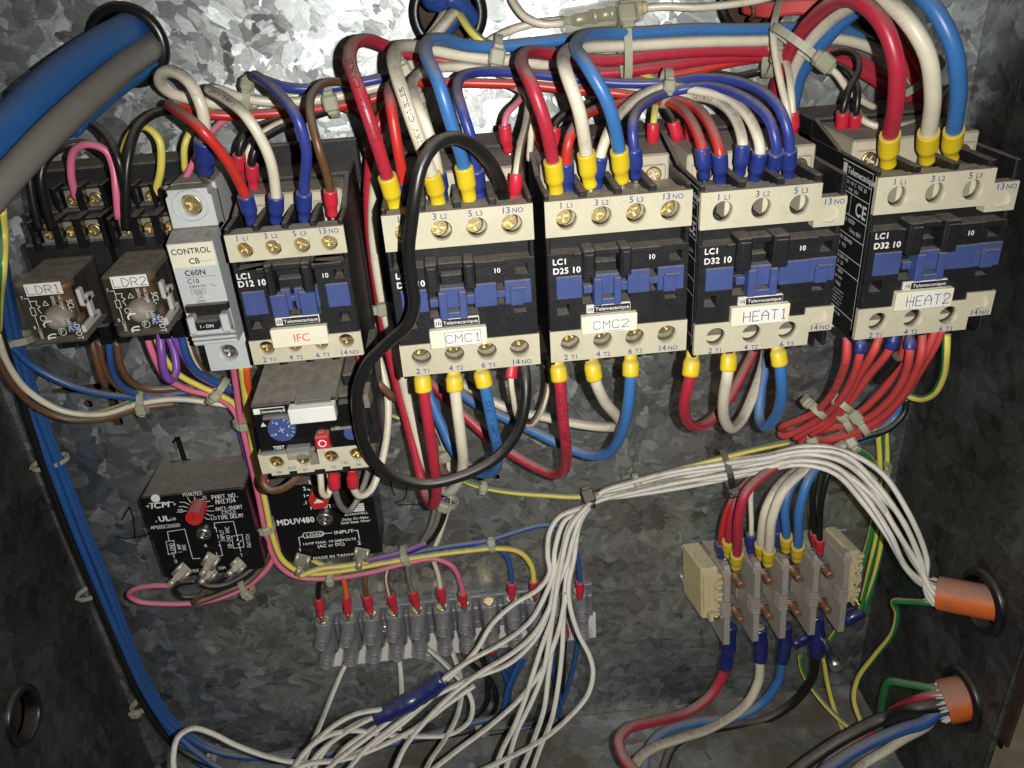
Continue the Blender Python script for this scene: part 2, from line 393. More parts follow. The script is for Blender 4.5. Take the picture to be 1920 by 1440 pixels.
SF = {k: [[(int(q[0]), int(q[1])) for q in pl.split()] for pl in v.split('|')] for k, v in {
 'A': '00 04 26 44 40|03 43', 'B': '00 06 36 45 44 33 03|33 42 41 30 00', 'C': '45 36 16 05 01 10 30 41', 'D': '00 06 26 44 42 20 00', 'E': '46 06 00 40|03 33',
 'F': '46 06 00|03 33', 'G': '45 36 16 05 01 10 30 41 43 23', 'H': '00 06|40 46|03 43', 'I': '10 30|20 26|16 36', 'J': '46 41 30 10 01', 'K': '00 06|46 03 40', 'L': '06 00 40',
 'M': '00 06 23 46 40', 'N': '00 06 40 46', 'O': '10 01 05 16 36 45 41 30 10', 'P': '00 06 36 45 44 33 03', 'Q': '10 01 05 16 36 45 41 30 10|22 40', 'R': '00 06 36 45 44 33 03|23 40',
 'S': '45 36 16 05 04 13 33 42 41 30 10 01', 'T': '20 26|06 46', 'U': '06 01 10 30 41 46', 'V': '06 20 46', 'W': '06 10 23 30 46', 'X': '00 46|06 40', 'Y': '06 23 46|23 20', 'Z': '06 46 00 40',
 '0': '10 01 05 16 36 45 41 30 10', '1': '15 26 20|10 30', '2': '05 16 36 45 44 00 40', '3': '05 16 36 45 44 33 13|33 42 41 30 10 01', '4': '30 36 02 42', '5': '46 06 04 34 43 41 30 00',
 '6': '45 36 16 05 01 10 30 41 42 33 03', '7': '06 46 10', '8': '13 04 05 16 36 45 44 33 13 02 01 10 30 41 42 33', '9': '01 10 30 41 45 36 16 05 04 13 43', '.': '20 21', '-': '13 33', '/': '00 46'}.items()}
def glyph_geo(txt, size, font='b', weight=.12, sx=1.0, bold=0.0):
    """returns verts (x, y) and faces, baseline at 0; size = cap height in mm"""
    V = []; F = []; x = 0
    if font == 'b':
        k = size / .70
        for ch in txt:
            if ch == ' ': x += .3 * k * sx; continue
            vs, fs, adv = _gl.get(ch, _gl['.'])
            for off in ((0, 0),) if not bold else ((-bold, 0), (bold, 0), (0, bold), (0, -bold)):
                o = len(V); V += [(x + p[0] * k * sx + off[0] * size, p[1] * k + off[1] * size) for p in vs]; F += [tuple(i + o for i in f) for f in fs]
            x += adv * k * sx + bold * size
    else:
        k = size / 6; w = weight * size
        for ch in txt:
            if ch == ' ': x += 4.2 * k * sx; continue
            for pl in SF.get(ch, []):
                for (a, b_), (c, d) in zip(pl, pl[1:]):
                    p = Vector((x + a * k * sx, b_ * k)); q = Vector((x + c * k * sx, d * k)); t = (q - p).normalized() if (q - p).length else Vector((1, 0)); n = Vector((-t.y, t.x)) * w / 2; e = t * w * .4
                    o = len(V); V += [tuple(p - n - e), tuple(q - n + e), tuple(q + n + e), tuple(p + n - e)]; F.append((o, o + 1, o + 2, o + 3))
            x += 5.6 * k * sx
        x -= 1.6 * k * sx
    return V, F, x
def text(parent, txt, pos, size, m, ux=(1, 0, 0), uy=(0, 0, 1), font='b', weight=.12, align='L', sx=1.0, name='lettering', bold=0.0, shear=0.0):
    V, F, w = glyph_geo(txt, size, font, weight, sx, bold); off = {'L': 0, 'C': -w / 2, 'R': -w}[align]
    ux, uy, p0 = Vector(ux).normalized(), Vector(uy).normalized(), Vector(pos)
    nn = ux.cross(uy).normalized(); lift = [0.0] * len(V)
    for fi, f in enumerate(F):
        for i in f: lift[i] = max(lift[i], (fi % 23) * .0045) if font == 's' else 0
    if font == 'b' and bold:
        q = 0
        for ch in txt:
            if ch == ' ': continue
            n_ = len(_gl.get(ch, _gl['.'])[0])
            for c4 in range(4):
                for i in range(n_): lift[q + i] = c4 * .02
                q += n_
    mb = MB(); mb.add([p0 + ux * (x + off + shear * y) + uy * y + nn * l for (x, y), l in zip(V, lift)], F)
    return part(parent, name, mb, m)
def lines(parent, segs, w, m, nrm=(0, -1, 0), name='printed_line'):
    mb = MB()
    for pl in segs: mb.ribbon(pl, w, nrm)
    return part(parent, name, mb, m)
def disc(mb, x, z, d, r, n=14):
    return mb.add([(x + r * math.cos(2 * math.pi * k / n), -d, z + r * math.sin(2 * math.pi * k / n)) for k in range(n)], [tuple(range(n))])
# ------------------------------------------------------------------ common small parts
def screw_mb(r, domed=.35, slot='cross'):
    def mk():
        mb = MB(); a, l = r * .15, r * .62
        plus = [(a, a), (a, l), (-a, l), (-a, a), (-l, a), (-l, -a), (-a, -a), (-a, -l), (a, -l), (a, -a), (l, -a), (l, a)]
        if slot == 'one': plus = [(l, a), (-l, a), (-l, -a), (l, -a)]
        n = 20; R2 = r * .80
        mb.plate([(R2 * math.cos(2 * math.pi * k / n), R2 * math.sin(2 * math.pi * k / n)) for k in range(n)], [plus], 0, r * domed)
        mb.rings([[(q * math.cos(2 * math.pi * k / n), -y, q * math.sin(2 * math.pi * k / n)) for k in range(n)] for y, q in ((-r * .6, r), (r * domed * .35, r), (r * domed * .8, r * .93), (r * domed, R2))], False)
        mb.rings([[(q * math.cos(2 * math.pi * k / n), 0.02 * r, q * math.sin(2 * math.pi * k / n)) for k in range(n)] for q in (R2, .01)], False, False)
        return mb
    return mk
def screw(parent, x, d, z, r=3.6, m='brass', domed=.35, slot='cross', tilt=None):
    return inst(parent, 'screw', ('screw', r, m, domed, slot), screw_mb(r, domed, slot), m, (x, -d, z), rot=(0, random.uniform(0, 3.1) if tilt is None else tilt, 0))
# ================================================================== the box
XL, XR, ZF, ZT = -210.0, 276.0, -357.0, 175.0
def P2(u, v): p = U(u, v, 0); return (p.x, p.z)
tslot = [P2(96, 738), P2(98, 730), P2(196, 717), P2(214, 722), P2(232, 796), P2(213, 799), P2(199, 738)]
drill = [P2(165, 758) + (2.3,), P2(901, 898) + (1.9,), P2(931, 895) + (1.9,), P2(118, 856) + (1.3,), P2(196, 1096) + (1.3,)]
GR = [(P2(240, 85), 17.3, 12.6), (P2(840, 25), 17.0, 12.3), (P2(1412, -6), 17.0, 12.3)]
mb = MB(); mb.plate([(XL, ZF), (XR, ZF), (XR, ZT), (XL, ZT)], [tslot] + drill + [(c[0], c[1], ri + .6) for c, ro, ri in GR], -1.5, 0, n=28)
panel = solo('back_panel', mb, 'galv_panel', origin=(0, 0, 0), kind='structure')
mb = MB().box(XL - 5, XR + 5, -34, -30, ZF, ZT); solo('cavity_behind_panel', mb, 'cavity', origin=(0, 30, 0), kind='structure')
def ink(polys):
    for pts, w in polys:
        mb = MB(); mb.ribbon([Vector(U(u, v, .15)) for u, v in pts], w, (0, -1, 0)); o = part(panel, 'marker_stroke', mb, 'marker_ink')
ink([([(333, 822), (339, 840), (345, 860)], 2.9), ([(324, 830), (331, 821)], 1.2), ([(319, 866), (338, 865), (356, 862)], .9),
     ([(228, 975), (236, 960), (243, 951), (250, 972), (253, 1006)], .9), ([(218, 1007), (235, 1010), (260, 1007), (284, 1000)], .9),
     ([(732, 900), (734, 915), (740, 929)], .7), ([(764, 908), (761, 930), (755, 938), (741, 942), (748, 947), (787, 945)], .7)])
def side_wall(name, x, sgn, dmax, holes):
    mb = MB(); mb.plate([(0.2, ZF), (dmax, ZF), (dmax, ZT), (0.2, ZT)], holes, 0, 1.4, n=28)
    mb.v = [Vector((x + sgn * (1.4 + p.y), -p.x, p.z)) for p in mb.v]
    if sgn > 0: mb.box(x - .2, x + 3.2, dmax - .1, dmax + 2.2, ZF, ZT, 1.0)
    return solo(name, mb, 'galv_side', origin=(x, 0, 0), kind='structure')
LG = (86, -204, 15.2, 11.2); RG1 = (94, -192, 17.5, 12.8); RG2 = (98, -258, 17.5, 12.8)
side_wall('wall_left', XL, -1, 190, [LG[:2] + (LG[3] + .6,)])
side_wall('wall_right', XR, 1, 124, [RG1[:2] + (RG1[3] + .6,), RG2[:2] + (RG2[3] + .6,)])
solo('floor', MB().box(XL, XR, .2, 128, ZF - 1.5, ZF, .2), 'galv_floor', origin=(0, 0, ZF), kind='structure')
solo('ground', MB().box(XL - 900, XR + 900, -300, 900, ZF - 22, ZF - 20, .2), 'ground', origin=(XR + 300, 0, ZF - 20), kind='structure')
for nm, x, g in (('outside_left', XL - 26, LG), ):
    solo('backing_sheet_left', MB().box(x - 2, x, 30, 150, -270, -140), 'cavity', origin=(x, -90, -200), kind='structure')  # thin dark brown sheet outside the left wall, behind its grommet hole
solo('backing_sheet_right', MB().box(XR + 22, XR + 24, 70, 112, -285, -165), 'cavity', origin=(XR + 35, -90, -220), kind='structure')  # the same dark brown backing beyond the right wall, behind both grommet holes
def grommet(c, axis, ro, ri, label):
    c = Vector(c); ax = Vector(axis).normalized(); a = ax.orthogonal().normalized(); b = ax.cross(a); mb = MB()
    prof = [(ri + .5, -5), (ri, -3), (ri, 1.5), (ri + .5, 2.6), (ri + 1.2, 3.0), (ro - 1.5, 2.6), (ro - .4, 1.8), (ro, .8), (ro, .05)]
    mb.rings([[c + ax * h + (a * math.cos(2 * math.pi * k / 40) + b * math.sin(2 * math.pi * k / 40)) * r for k in range(40)] for r, h in prof][::-1], False)
    return solo('grommet', mb, 'rubber', label, 'grommet', origin=c, group='rubber cable grommets')
grommet((GR[0][0][0], 0, GR[0][0][1]), (0, -1, 0), 17.3, 12.6, 'black rubber grommet around the fat blue and grey cables')
grommet((GR[1][0][0], 0, GR[1][0][1]), (0, -1, 0), 17.0, 12.3, 'shiny black grommet with white, blue and green wires beside the fuse holder')
grommet((GR[2][0][0], 0, GR[2][0][1]), (0, -1, 0), 17.0, 12.3, 'black grommet that the coral silicone wires come through, above HEAT1')
grommet((XL, -LG[0], LG[1]), (1, 0, 0), LG[2], LG[3], 'empty black grommet in the left side wall')
grommet((XR, -RG1[0], RG1[1]), (-1, 0, 0), RG1[2], RG1[3], 'black grommet around the orange cable with the white wires')
grommet((XR, -RG2[0], RG2[1]), (-1, 0, 0), RG2[2], RG2[3], 'black grommet around the orange cable with black and blue wires')
# DIN rails
def din(x0, x1, zc, label):
    t = thing('din_rail', label, 'rail', (x0, 0, zc), 'mounting rails')
    mb = MB(); mb.box(x0, x1, 0, 1, zc - 12, zc + 12, .1); mb.box(x0, x1, 1, 6.5, zc + 11, zc + 12, .1); mb.box(x0, x1, 1, 6.5, zc - 12, zc - 11, .1)
    mb.box(x0, x1, 6.5, 7.4, zc + 11, zc + 17.5, .1); mb.box(x0, x1, 6.5, 7.4, zc - 17.5, zc - 11, .1)
    part(t, 'rail_profile', mb, 'galv_rail')
din(-152, 246, 0, 'long steel rail carrying the contactors and breaker')
din(146, 246, -228, 'short steel rail under the stud terminal block')
# ================================================================== contactors
def contactor(kind, X0, D, tag_text, label, tag_col='black_print', tag_font='s', tagoff=0.0):
    t = thing('contactor', label, 'contactor', (X0, 0, 0), 'contactors in the row')
    if kind == 'D12': w, hz, hl, su, zr, r = 45, 27.6, -27.5, 10.8, 37, 3.2
    else: w, hz, hl, su, zr, r = 56, 33.3, -33.6, 13.9, 43, 4.05
    X = lambda x: X0 + x
    # --- black body
    mb = MB(); cz = hz - su - 1
    mb.box(X(.4), X(w - .4), 7.5, D - 7, -cz + .5, cz - .5, .6)
    mb.box(X(-.6 if kind == 'D12' else 0), X(w + (.6 if kind == 'D12' else 0)), 7.5, 34, -zr, zr, .8)
    if kind == 'D12': mb.box(X(-1), X(w + 3), 7.5, 12, 26, 46, .8)
    fx = {'D12': (11.9, 22.8, 33.5), 'D25': (14.8, 28.1, 41.3), 'D32': (15.9, 30.7, 45.2)}[kind]
    ft = 2.2 if kind == 'D12' else 3.0
    for x in fx:
        for sg in (1, -1):
            zt = hz + 2.6 if sg > 0 else -(abs(hl) + 2.2)
            mb.box(X(x - ft / 2), X(x + ft / 2), D - 28, D - 1.2, sg * cz, zt, .4)
    for x0, x1 in ((0, 1.9), (w - 1.9, w)):
        mb.box(X(x0), X(x1), 20, D - .8, hl - 2.2, hz + 2.2, .5)
        mb.add([(X(x0), -34, hz + 2), (X(x1), -34, hz + 2), (X(x1), -34, zr), (X(x0), -34, zr), (X(x0), -62, hz + 2), (X(x1), -62, hz + 2)],
               [(0, 3, 2, 1), (0, 4, 3), (1, 2, 5), (3, 4, 5, 2), (0, 1, 5, 4)])
    part(t, 'body', mb, 'black')
    # --- cream rear housing with coil terminals
    mb = MB()
    mb.box(X(2), X(w - 2), 30, D - 26, 14, zr - 2, .8)
    for xa in (3.5, w - 14):
        mb.box(X(xa), X(xa + 10.5), D - 38, D - 25.2, 16, zr - 6, .6)
    ch = part(t, 'coil_housing', mb, 'cream_dark'); part(t, 'coil_housing', MB().box(X(2), X(w - 2), 30, D - 26, -zr + 2, -14, .8), 'cream_dark')
    if kind != 'D12':
        for xa in (8.7, w - 8.7): screw(ch, X(xa), D - 25.6, zr - 10, 3.4, 'brass')
    # --- raised front face with windows
    f0, f1 = (13.0, -19.0) if kind == 'D12' else (12.1, -20.2)
    if kind == 'D12':
        holes = [(12.0, 31.2, 14.5, -7.6), (38.4, 42.3, 10.3, 6.4), (37.8, 41.8, -8.2, -12), (2.2, 6.6, -8.2, -12)]
    else:
        o = 0 if kind == 'D25' else .9
        holes = [(13.6 + o, 32.8 + o, 11.9, -9.2), (48.1, 52.9, 10, 5.8), (46.6, 51.6, -8.4, -10.2), (3.3, 8.2, -8.4, -13.2), (40.6 + o, 43.3 + o, 3.0, .1), (40.8 + o, 43.2 + o, -3.2, -6)]
        if kind == 'D32': holes = [h for h in holes if h[0] < 40 or h[0] > 45]
    hp = [[(X(a), z1), (X(b_), z1), (X(b_), z0), (X(a), z0)] for a, b_, z0, z1 in holes]
    fo = [(.5, f1), (w - .5, f1), (w - .5, f0), (.5, f0)] if kind != 'D32' else [(.5, f1), (44.8, f1), (44.8, -17.1), (w - .5, -17.1), (w - .5, f0), (.5, f0)]
    mb = MB(); mb.plate([(X(a), b_) for a, b_ in fo], hp, D - 7, D + .3)
    part(t, 'front_cover', mb, 'black')
    # --- clip pillars and bar
    mb = MB()
    if kind == 'D12': pl = ((12.4, 15.4), (26.4, 30.3)); zt, zb = 15.2, 2.6
    elif kind == 'D25': pl = ((13.6, 18.5), (28.2, 32.5)); zt, zb = 13.9, 2.4
    else: pl = ((14.4, 20.2), (28.4, 34.6)); zt, zb = 15.2, 2.0
    for a, b_ in pl: mb.box(X(a), X(b_), D - 6, D + 3.4, zb, zt, .5); mb.box(X(a + .8), X(b_ - .8), D + 3.4, D + 4.2, zb + 1.5, zt - 1.5, .3)
    mb.box(X(pl[0][1]), X(pl[1][0]), D - 6, D + 1.2, zt - 3.2, zt - .6, .4)
    mb.box(X(pl[0][1] + .6), X(pl[1][0] - .6), D - 6, D - 1.5, zb + .4, zb + 5, .4)
    mb.box(X(pl[0][0] - 3.4), X(pl[0][0]), D, D + 1.3, f0 - 1.6, f0 + .4, .3); mb.box(X(pl[1][1]), X(pl[1][1] + 12), D, D + 1.3, f0 - 1.6, f0 + .4, .3)
    part(t, 'clip_bracket', mb, 'black')
    # --- blue plates and slider
    if kind == 'D12':
        for a, b_, z0, z1 in ((1.4, 10.4, 4.3, -5.8), (34.2, 43.2, 4.6, -5.4)):
            part(t, 'blue_plate', MB().box(X(a), X(b_), D, D + 1.1, z1, z0, .35), 'blue_plastic')
        mb = MB(); mb.box(X(12.1), X(18.5), D - 2, D + 2.2, -7.4, 2.4, .4); mb.box(X(23.4), X(29.9), D - 2, D + 2.2, -7.4, 2.9, .4)
        mb.box(X(16.4), X(20.2), D - 5, D + .4, -5.2, 3.8, .3); mb.box(X(21.6), X(25), D - 5, D + .4, -5.2, 3.8, .3)
        mb.box(X(18.5), X(23.4), D - 3, D + .2, -1.6, .6, .3); mb.box(X(29.9), X(31.1), D - 4, D + .3, -5, 4.2, .2)
        part(t, 'slider', mb, 'blue_plastic')
    else:
        o = 0 if kind == 'D25' else 1.0
        part(t, 'blue_plate', MB().box(X(3.3), X(13.5 + o * .7), D, D + 1.2, -6.2, 3.3, .3), 'blue_plastic')
        mb = MB(); mb.box(X(31.5 + o), X(40.4 + o * 4), D, D + 1.2, -6.2, 3.5, .3); mb.box(X(40.3 + o * 3), X(44 + o), D - 1, D + .9, -2.9, -.2, .2)
        mb.box(X(43.4 + o), X(53.9 + o), D, D + 1.2, -6.1, 3.7, .3); mb.box(X(45.4 + o), X(50.4 + o), D + 1, D + 2.9, -6.1, .6, .3); mb.box(X(45.8 + o), X(52 + o), D + 1, D + 3.3, .3, 1.6, .3)
        part(t, 'blue_plate', mb, 'blue_plastic')
        mb = MB(); s0, s1 = 17.6 + o * 1.6, 28.4 + o * 2.5
        mb.box(X(s0), X(s0 + 3.3), D - 2, D + 4.4, -8.8, 2.4, .4); mb.box(X(s1 - 3), X(s1), D - 2, D + 4.4, -8.8, 2.4, .4)
        mb.box(X(s0 + .4), X(s1 - .4), D - 4, D + 2.4, -5.0, 3.4, .4); mb.box(X(s0 + 1), X(s1 - 1), D - 2, D + 3.9, -8.8, -6.2, .4)
        mb.box(X(s0 - 3.6), X(s0), D - 3, D + .6, -4.8, -1.6, .3); mb.box(X(s1), X(s1 + 3.2), D - 3, D + .6, -4.8, -1.0, .3)
        part(t, 'slider', mb, 'blue_plastic')
    # --- cream terminal strips with screw holes
    if kind == 'D12': hx = (6.5, 17.3, 28.2, 38.7); zu, zl = 21.2, -20.6; ups = [(x, zu) for x in hx]; los = [(x, zl) for x in hx]
    elif kind == 'D25': hx = (8.2, 21.5, 34.7, 47.9); ups = [(x, 25.9) for x in hx]; los = [(x, -25.8) for x in hx]
    else: ups = [(8.6, 25.5), (23.3, 25.5), (37.9, 25.5), (50.6, 20.8)]; los = [(8.8, -26.4), (23.6, -26.4), (38.5, -26.5), (51.2, -21.8)]
    if kind == 'D32':
        ou = [(0, 33.2), (0, 18.9), (44, 18.9), (44, 16.2), (56, 16.2), (56, 27.5), (45.9, 27.5), (45.9, 33.2)]
        ol = [(0, -33.7), (47.2, -33.7), (47.2, -27.9), (56.6, -27.9), (56.6, -17.3), (45, -17.3), (45, -20.2), (0, -20.2)]
    else:
        ou = [(0, hz), (0, hz - su), (w, hz - su), (w, hz)]; ol = [(0, hl), (w, hl), (w, hl + su - .2), (0, hl + su - .2)]
    nu = (('1', 'L1'), ('3', 'L2'), ('5', 'L3'), ('13', 'NO')); nl = (('2', 'T1'), ('4', 'T2'), ('6', 'T3'), ('14', 'NO'))
    for ot, hs, nn, up in ((ou, ups, nu, True), (ol, los, nl, False)):
        mb = MB(); rr = [r if not (kind == 'D32' and i == 3) else 3.3 for i in range(4)]
        mb.plate([(X(x), z) for x, z in ot], [(X(x), z, q) for (x, z), q in zip(hs, rr)], D - (5.5 if kind != 'D32' else 4), D + .9, n=26)
        # inner pocket walls behind the strip and the entry ledges
        depth_ = 5.5 if kind != 'D32' else 13
        for i, (x, z) in enumerate(hs):
            ze = (hz - .5) if up else (hl + .5)
            if kind == 'D32' and i == 3: mb.box(X(x - 4.6), X(x + 4.6), D - 7, D - .5, z - 5, z + 5, .2); continue
            hw = 4.6 if kind == 'D12' else 5.9
            if up: mb.box(X(x - hw), X(x + hw), D - 10, D - 5.4, ze - 3, ze - .3, .3)
        st = part(t, 'terminal_strip', mb, 'cream')
        for i, (x, z) in enumerate(hs):
            if kind == 'D32' and i == 3: pass
            else:
                dd = {'D12': 1.2, 'D25': 3.6, 'D32': 12.5}[kind] + (0 if up else (.8 if kind != 'D12' else .3)); ox = {'D12': 0, 'D25': -1.0, 'D32': -2.2}[kind] * (1 if up else .4)
                screw(st, X(x + ox), D - dd, z + (.4 if up else 2.2 if kind != 'D12' else .3), {'D12': 3.0, 'D25': 3.7, 'D32': 2.9}[kind])
                if kind != 'D12':
                    q = MB(); q.box(X(x - 6), X(x + 6), D - 22, D - dd - 1.6, z - 6, z + 6, .4); part(st, 'clamp', q, 'tin' if kind == 'D25' else 'black')
                    if kind == 'D32': part(st, 'pocket_wall', MB().box(X(x + 2.2 if up else x - 4.4), X(x + 6), D - 14, D - (4.2 if up else 5.5), z - 5, z + (5 if up else -2.2), .2), 'cream')
            cx = x - (1.7 if kind != 'D12' else 1.5); zt = z + (4.5 if kind != 'D12' else 3.9) if up else z - (7.0 if kind != 'D12' else 6.1)
            if kind == 'D32' and i == 3: zt = z + 3.9 if up else z - 5.6
            sz = 2.4 if kind != 'D12' else 2.2
            text(st, nn[i][0], (X(cx - .3), -(D + .96), zt), sz, 'blue_print', align='C', bold=.018); text(st, nn[i][1], (X(cx + (1.7 if i < 3 else 2.0)), -(D + .96), zt), sz * .78, 'blue_print', bold=.01)
    # --- printing on the face
    nm = {'D12': ('D12 10', .9, 9.6, 6.4), 'D25': ('D25 10', 2.2, 8.2, 4.4), 'D32': ('D32 10', 2.4, 9.0, 5.0)}[kind]
    text(t, 'LC1', (X(nm[1]), -(D + .4), nm[2]), 2.3, 'white_print', bold=.045); text(t, nm[0], (X(nm[1]), -(D + .4), nm[3]), 2.4, 'white_print', bold=.045)
    text(t, '10', (X(33.4 if kind == 'D12' else 39.6), -(D + .4), 7.2), 1.9, 'white_print', bold=.035)
    # --- maker badge
    b0, b1, zc = (12.3, 29.8, -9.3) if kind == 'D12' else ((14.9, 32.6, -11.3) if kind == 'D25' else (16.8, 34.8, -11.6))
    bd = part(t, 'badge', MB().box(X(b0), X(b1), D - 1, D + 1.6, zc - 1.7, zc + 1.7, .25), 'label_white')
    bq = MB().box(X(b0 + .3), X(b1 - .3), D + 1.4, D + 1.75, zc - 1.4, zc + 1.4, .05); part(bd, 'badge_field', bq, 'black_print')
    part(bd, 'logo_field', MB().box(X(b0 + .35), X(b0 + 2.9), D + 1.7, D + 1.85, zc - 1.35, zc + 1.35, .05), 'label_white')
    e = D + 1.9
    lines(bd, [[(X(b0 + .8), -e, zc - .8), (X(b0 + .8), -e, zc + .6), (X(b0 + 1.3), -e, zc + .9)], [(X(b0 + 1.1), -e, zc), (X(b0 + 2.4), -e, zc)], [(X(b0 + 1.7), -e, zc - .9), (X(b0 + 1.7), -e, zc + .9)], [(X(b0 + 2.4), -e, zc - .8), (X(b0 + 2.4), -e, zc + .7), (X(b0 + 2.0), -e, zc + .9)]], .28, 'black_print', name='logo')
    text(bd, 'Telemecanique', (X((b0 + b1 + 2.8) / 2), -(D + 1.82), zc - .62), 1.42, 'white_print', align='C', sx=1.08, bold=.012)
    # --- label holder
    h0, h1, hz0, hz1 = (9.6, 32.2, -20.2, -12.1) if kind == 'D12' else ((12.5, 35.1, -21.6, -13.8) if kind == 'D25' else (13.9, 37.6, -21.6, -13.6))
    lh = part(t, 'label_holder', MB().box(X(h0), X(h1), D - 1, D + 3.0, hz0, hz1, .35), 'label_cream')
    hm = (h0 + h1) / 2 + tagoff
    lb = part(lh, 'paper_label', MB().box(X(hm - 6.8), X(hm + (8.6 if tag_text != 'IFC' else 7.6)), D + 2.9, D + 3.12, hz0 + .5, hz1 - .6, .05), 'label_white' if kind != 'D12' else 'label_cream')
    ORG_lb = lh
    text(lh, tag_text, (X(hm + 1.2), -(D + 3.2), (hz0 + hz1) / 2 - (1.7 if len(tag_text) < 5 else 2.1)), 3.4 if len(tag_text) < 5 else 4.2, tag_col, font=tag_font, weight=.075, align='C', sx=1.0 if tag_font == 'b' else (1.18 if len(tag_text) < 5 else .95))
    if tag_text in ('CMC1', 'HEAT2'):
        z0, z1 = hz0 + .7, hz1 - .8
        segs = [[(X(hm - 6.2), -(D + 3.2), z0), (X(hm - 6.2), -(D + 3.2), z1)], [(X(hm + 8), -(D + 3.2), z0), (X(hm + 8), -(D + 3.2), z1)]]
        if tag_text == 'CMC1': segs += [[(X(hm - 6.2), -(D + 3.2), z0), (X(hm + 8), -(D + 3.2), z0 + .2)], [(X(hm - 6.2), -(D + 3.2), z1 - .3), (X(hm + 8), -(D + 3.2), z1)]]
        lines(lh, segs, .16, 'black_print')
    if tag_text == 'CMC2': lines(lh, [[(X(hm - 2), -(D + 3.2), hz0 + 1.1), (X(hm + 6), -(D + 3.2), hz0 + 1.1)]], .16, 'black_print')
    return t
def side_label(t, X0, D):
    """rating label printed on the contactor's side"""
    x = X0 - .06; ux, uy = (0, -1, 0), (0, 0, 1); d0 = D - 29; k = .96
    def tx(s, d, z, sz, **kw): text(t, s, (x, -d, z), sz, 'white_print', ux, uy, **kw)
    ln = lambda pts: [(x, -d, z) for d, z in pts]
    lines(t, [ln([(d0, 33.5), (d0 + 26, 33.5), (d0 + 26, -31)]), ln([(d0, 27.7), (d0 + 26, 27.7)]), ln([(d0, 22), (d0 + 26, 22)]), ln([(d0 + 11, 22), (d0 + 11, 13.5)]), ln([(d0, 13.5), (d0 + 26, 13.5)]), ln([(d0, 5.5), (d0 + 26, 5.5)]),
              ln([(d0, -3), (d0 + 26, -3)]), ln([(d0, -9.5), (d0 + 26, -9.5)]), ln([(d0, -27), (d0 + 26, -27)])], .3, 'white_print', (-1, 0, 0))
    part(t, 'logo_field', MB().add([(x, -d0 - 1, 28.6), (x, -d0 - 4.4, 28.6), (x, -d0 - 4.4, 32.6), (x, -d0 - 1, 32.6)], [(3, 2, 1, 0)]), 'white_print')
    tx('Telemecanique', d0 + 5.2, 29.2, 2.6, bold=.02); tx('IEC  EN  NF C  VDE  BS', d0 + .6, 25.2, 1.5); tx('947-4-1  0660  5424', d0 + .6, 22.9, 1.3)
    tx('CE', d0 + 15.5, 15.0, 5.2, bold=.03); tx('UKS', d0 + 2.0, 16.8, 2.0)
    lines(t, [[(x, -(d0 + 4.6 + 3.6 * math.cos(a * .4)), 17.8 + 3.2 * math.sin(a * .4)) for a in range(17)]], .3, 'white_print', (-1, 0, 0), 'approval_mark')
    tx('A    Ui 1000V', d0 + 3, 10.6, 1.7); tx('Uimp 8kV', d0 + 13, 7.2, 1.7)
    for r, (z, s) in enumerate(((2.6, '220 400 380/400'), (-.2, '7.5 15  18.5'), (-5.4, 'V  200-208 440'), (-8, 'HP  7.5  20'), (-11.8, '20W   600V'), (-14.2, 'I.Gu. ac max'), (-17.4, 'A600  P600'))):
        tx(s, d0 + 1, z, 1.6)
    for i in range(5): tx(('Use copper wire only 60/75C', 'Ambient 40C Suitable for use', 'with motor starters rated at', 'short circuit 5000A rms sym', 'tightening torque 18 lb in')[i], d0 + .8, -19.6 - 1.5 * i, .85)
    tx('80 W  440 600 500', d0 + 1, -29.6, 1.2)
IFC = contactor('D12', -60.75, 78.5, 'IFC', 'narrow contactor labelled IFC in red beside the circuit breaker', 'red_print', 'b', -.4)
CM1 = contactor('D25', 0, 90, 'CMC1', 'black and cream contactor labelled CMC1 with a black wire looped across it', tagoff=.8)
CM2 = contactor('D25', 60.37, 90, 'CMC2', 'black and cream contactor labelled CMC2', tagoff=-.6)
HT1 = contactor('D32', 118.06, 95.3, 'HEAT1', 'black and cream contactor labelled HEAT1', tagoff=.6)
HT2 = contactor('D32', 185.15, 95.3, 'HEAT2', 'black and cream contactor labelled HEAT2 with its side rating label showing', tagoff=.2)
side_label(HT1, 118.06, 95.3); side_label(HT2, 185.15, 95.3)
def P(u, v, d): return U(u, v, d)
# ================================================================== circuit breaker
t = thing('circuit_breaker', 'slim grey circuit breaker with a CONTROL CB sticker', 'breaker', (-77.5, 0, 0))
x0, x1 = -86.6, -68.6
mb = MB(); mb.box(x0, x1, 7.5, 46, -40.5, 40.5, .6); mb.plate([(x0, 23), (x1, 23), (x1, 37.2), (x1 - 1.2, 38.2), (x1 - 1.2, 40.3), (x0 + 1.2, 40.3), (x0 + 1.2, 38.2), (x0, 37.2)], [(-77.6, 33.6, 4.5)], 44, 55, n=26)
mb.plate([(x0, -40.3), (x1, -40.3), (x1, -23), (x0, -23)], [(-77.3, -32.2, 4.2)], 44, 55, n=26)
mb.add([(x0, -45, 22.5), (x1, -45, 22.5), (x1, -68, 22.5), (x0, -68, 22.5), (x0, -45, -22.5), (x1, -45, -22.5), (x1, -66, -22.5), (x0, -66, -22.5), (x0, -58, 25), (x1, -58, 25), (x1, -50, 25), (x0, -50, 25)],
       [(3, 7, 6, 2), (4, 5, 6, 7), (0, 4, 7, 3), (1, 2, 6, 5), (8, 3, 2, 9), (11, 8, 9, 10), (0, 3, 8, 11), (1, 10, 9, 2)])
bd = part(t, 'body', mb, 'mcb_grey')
for z0 in (-18.4, -20.6, -16.0): part(t, 'rib', MB().box(x0 + .2, x1 + .1, 64, 69.6 - (abs(z0) - 16) * .35, z0 - .8, z0 + .7, .3), 'mcb_grey')
ring = MB(); c = Vector((-77.6, -55, 33.6))
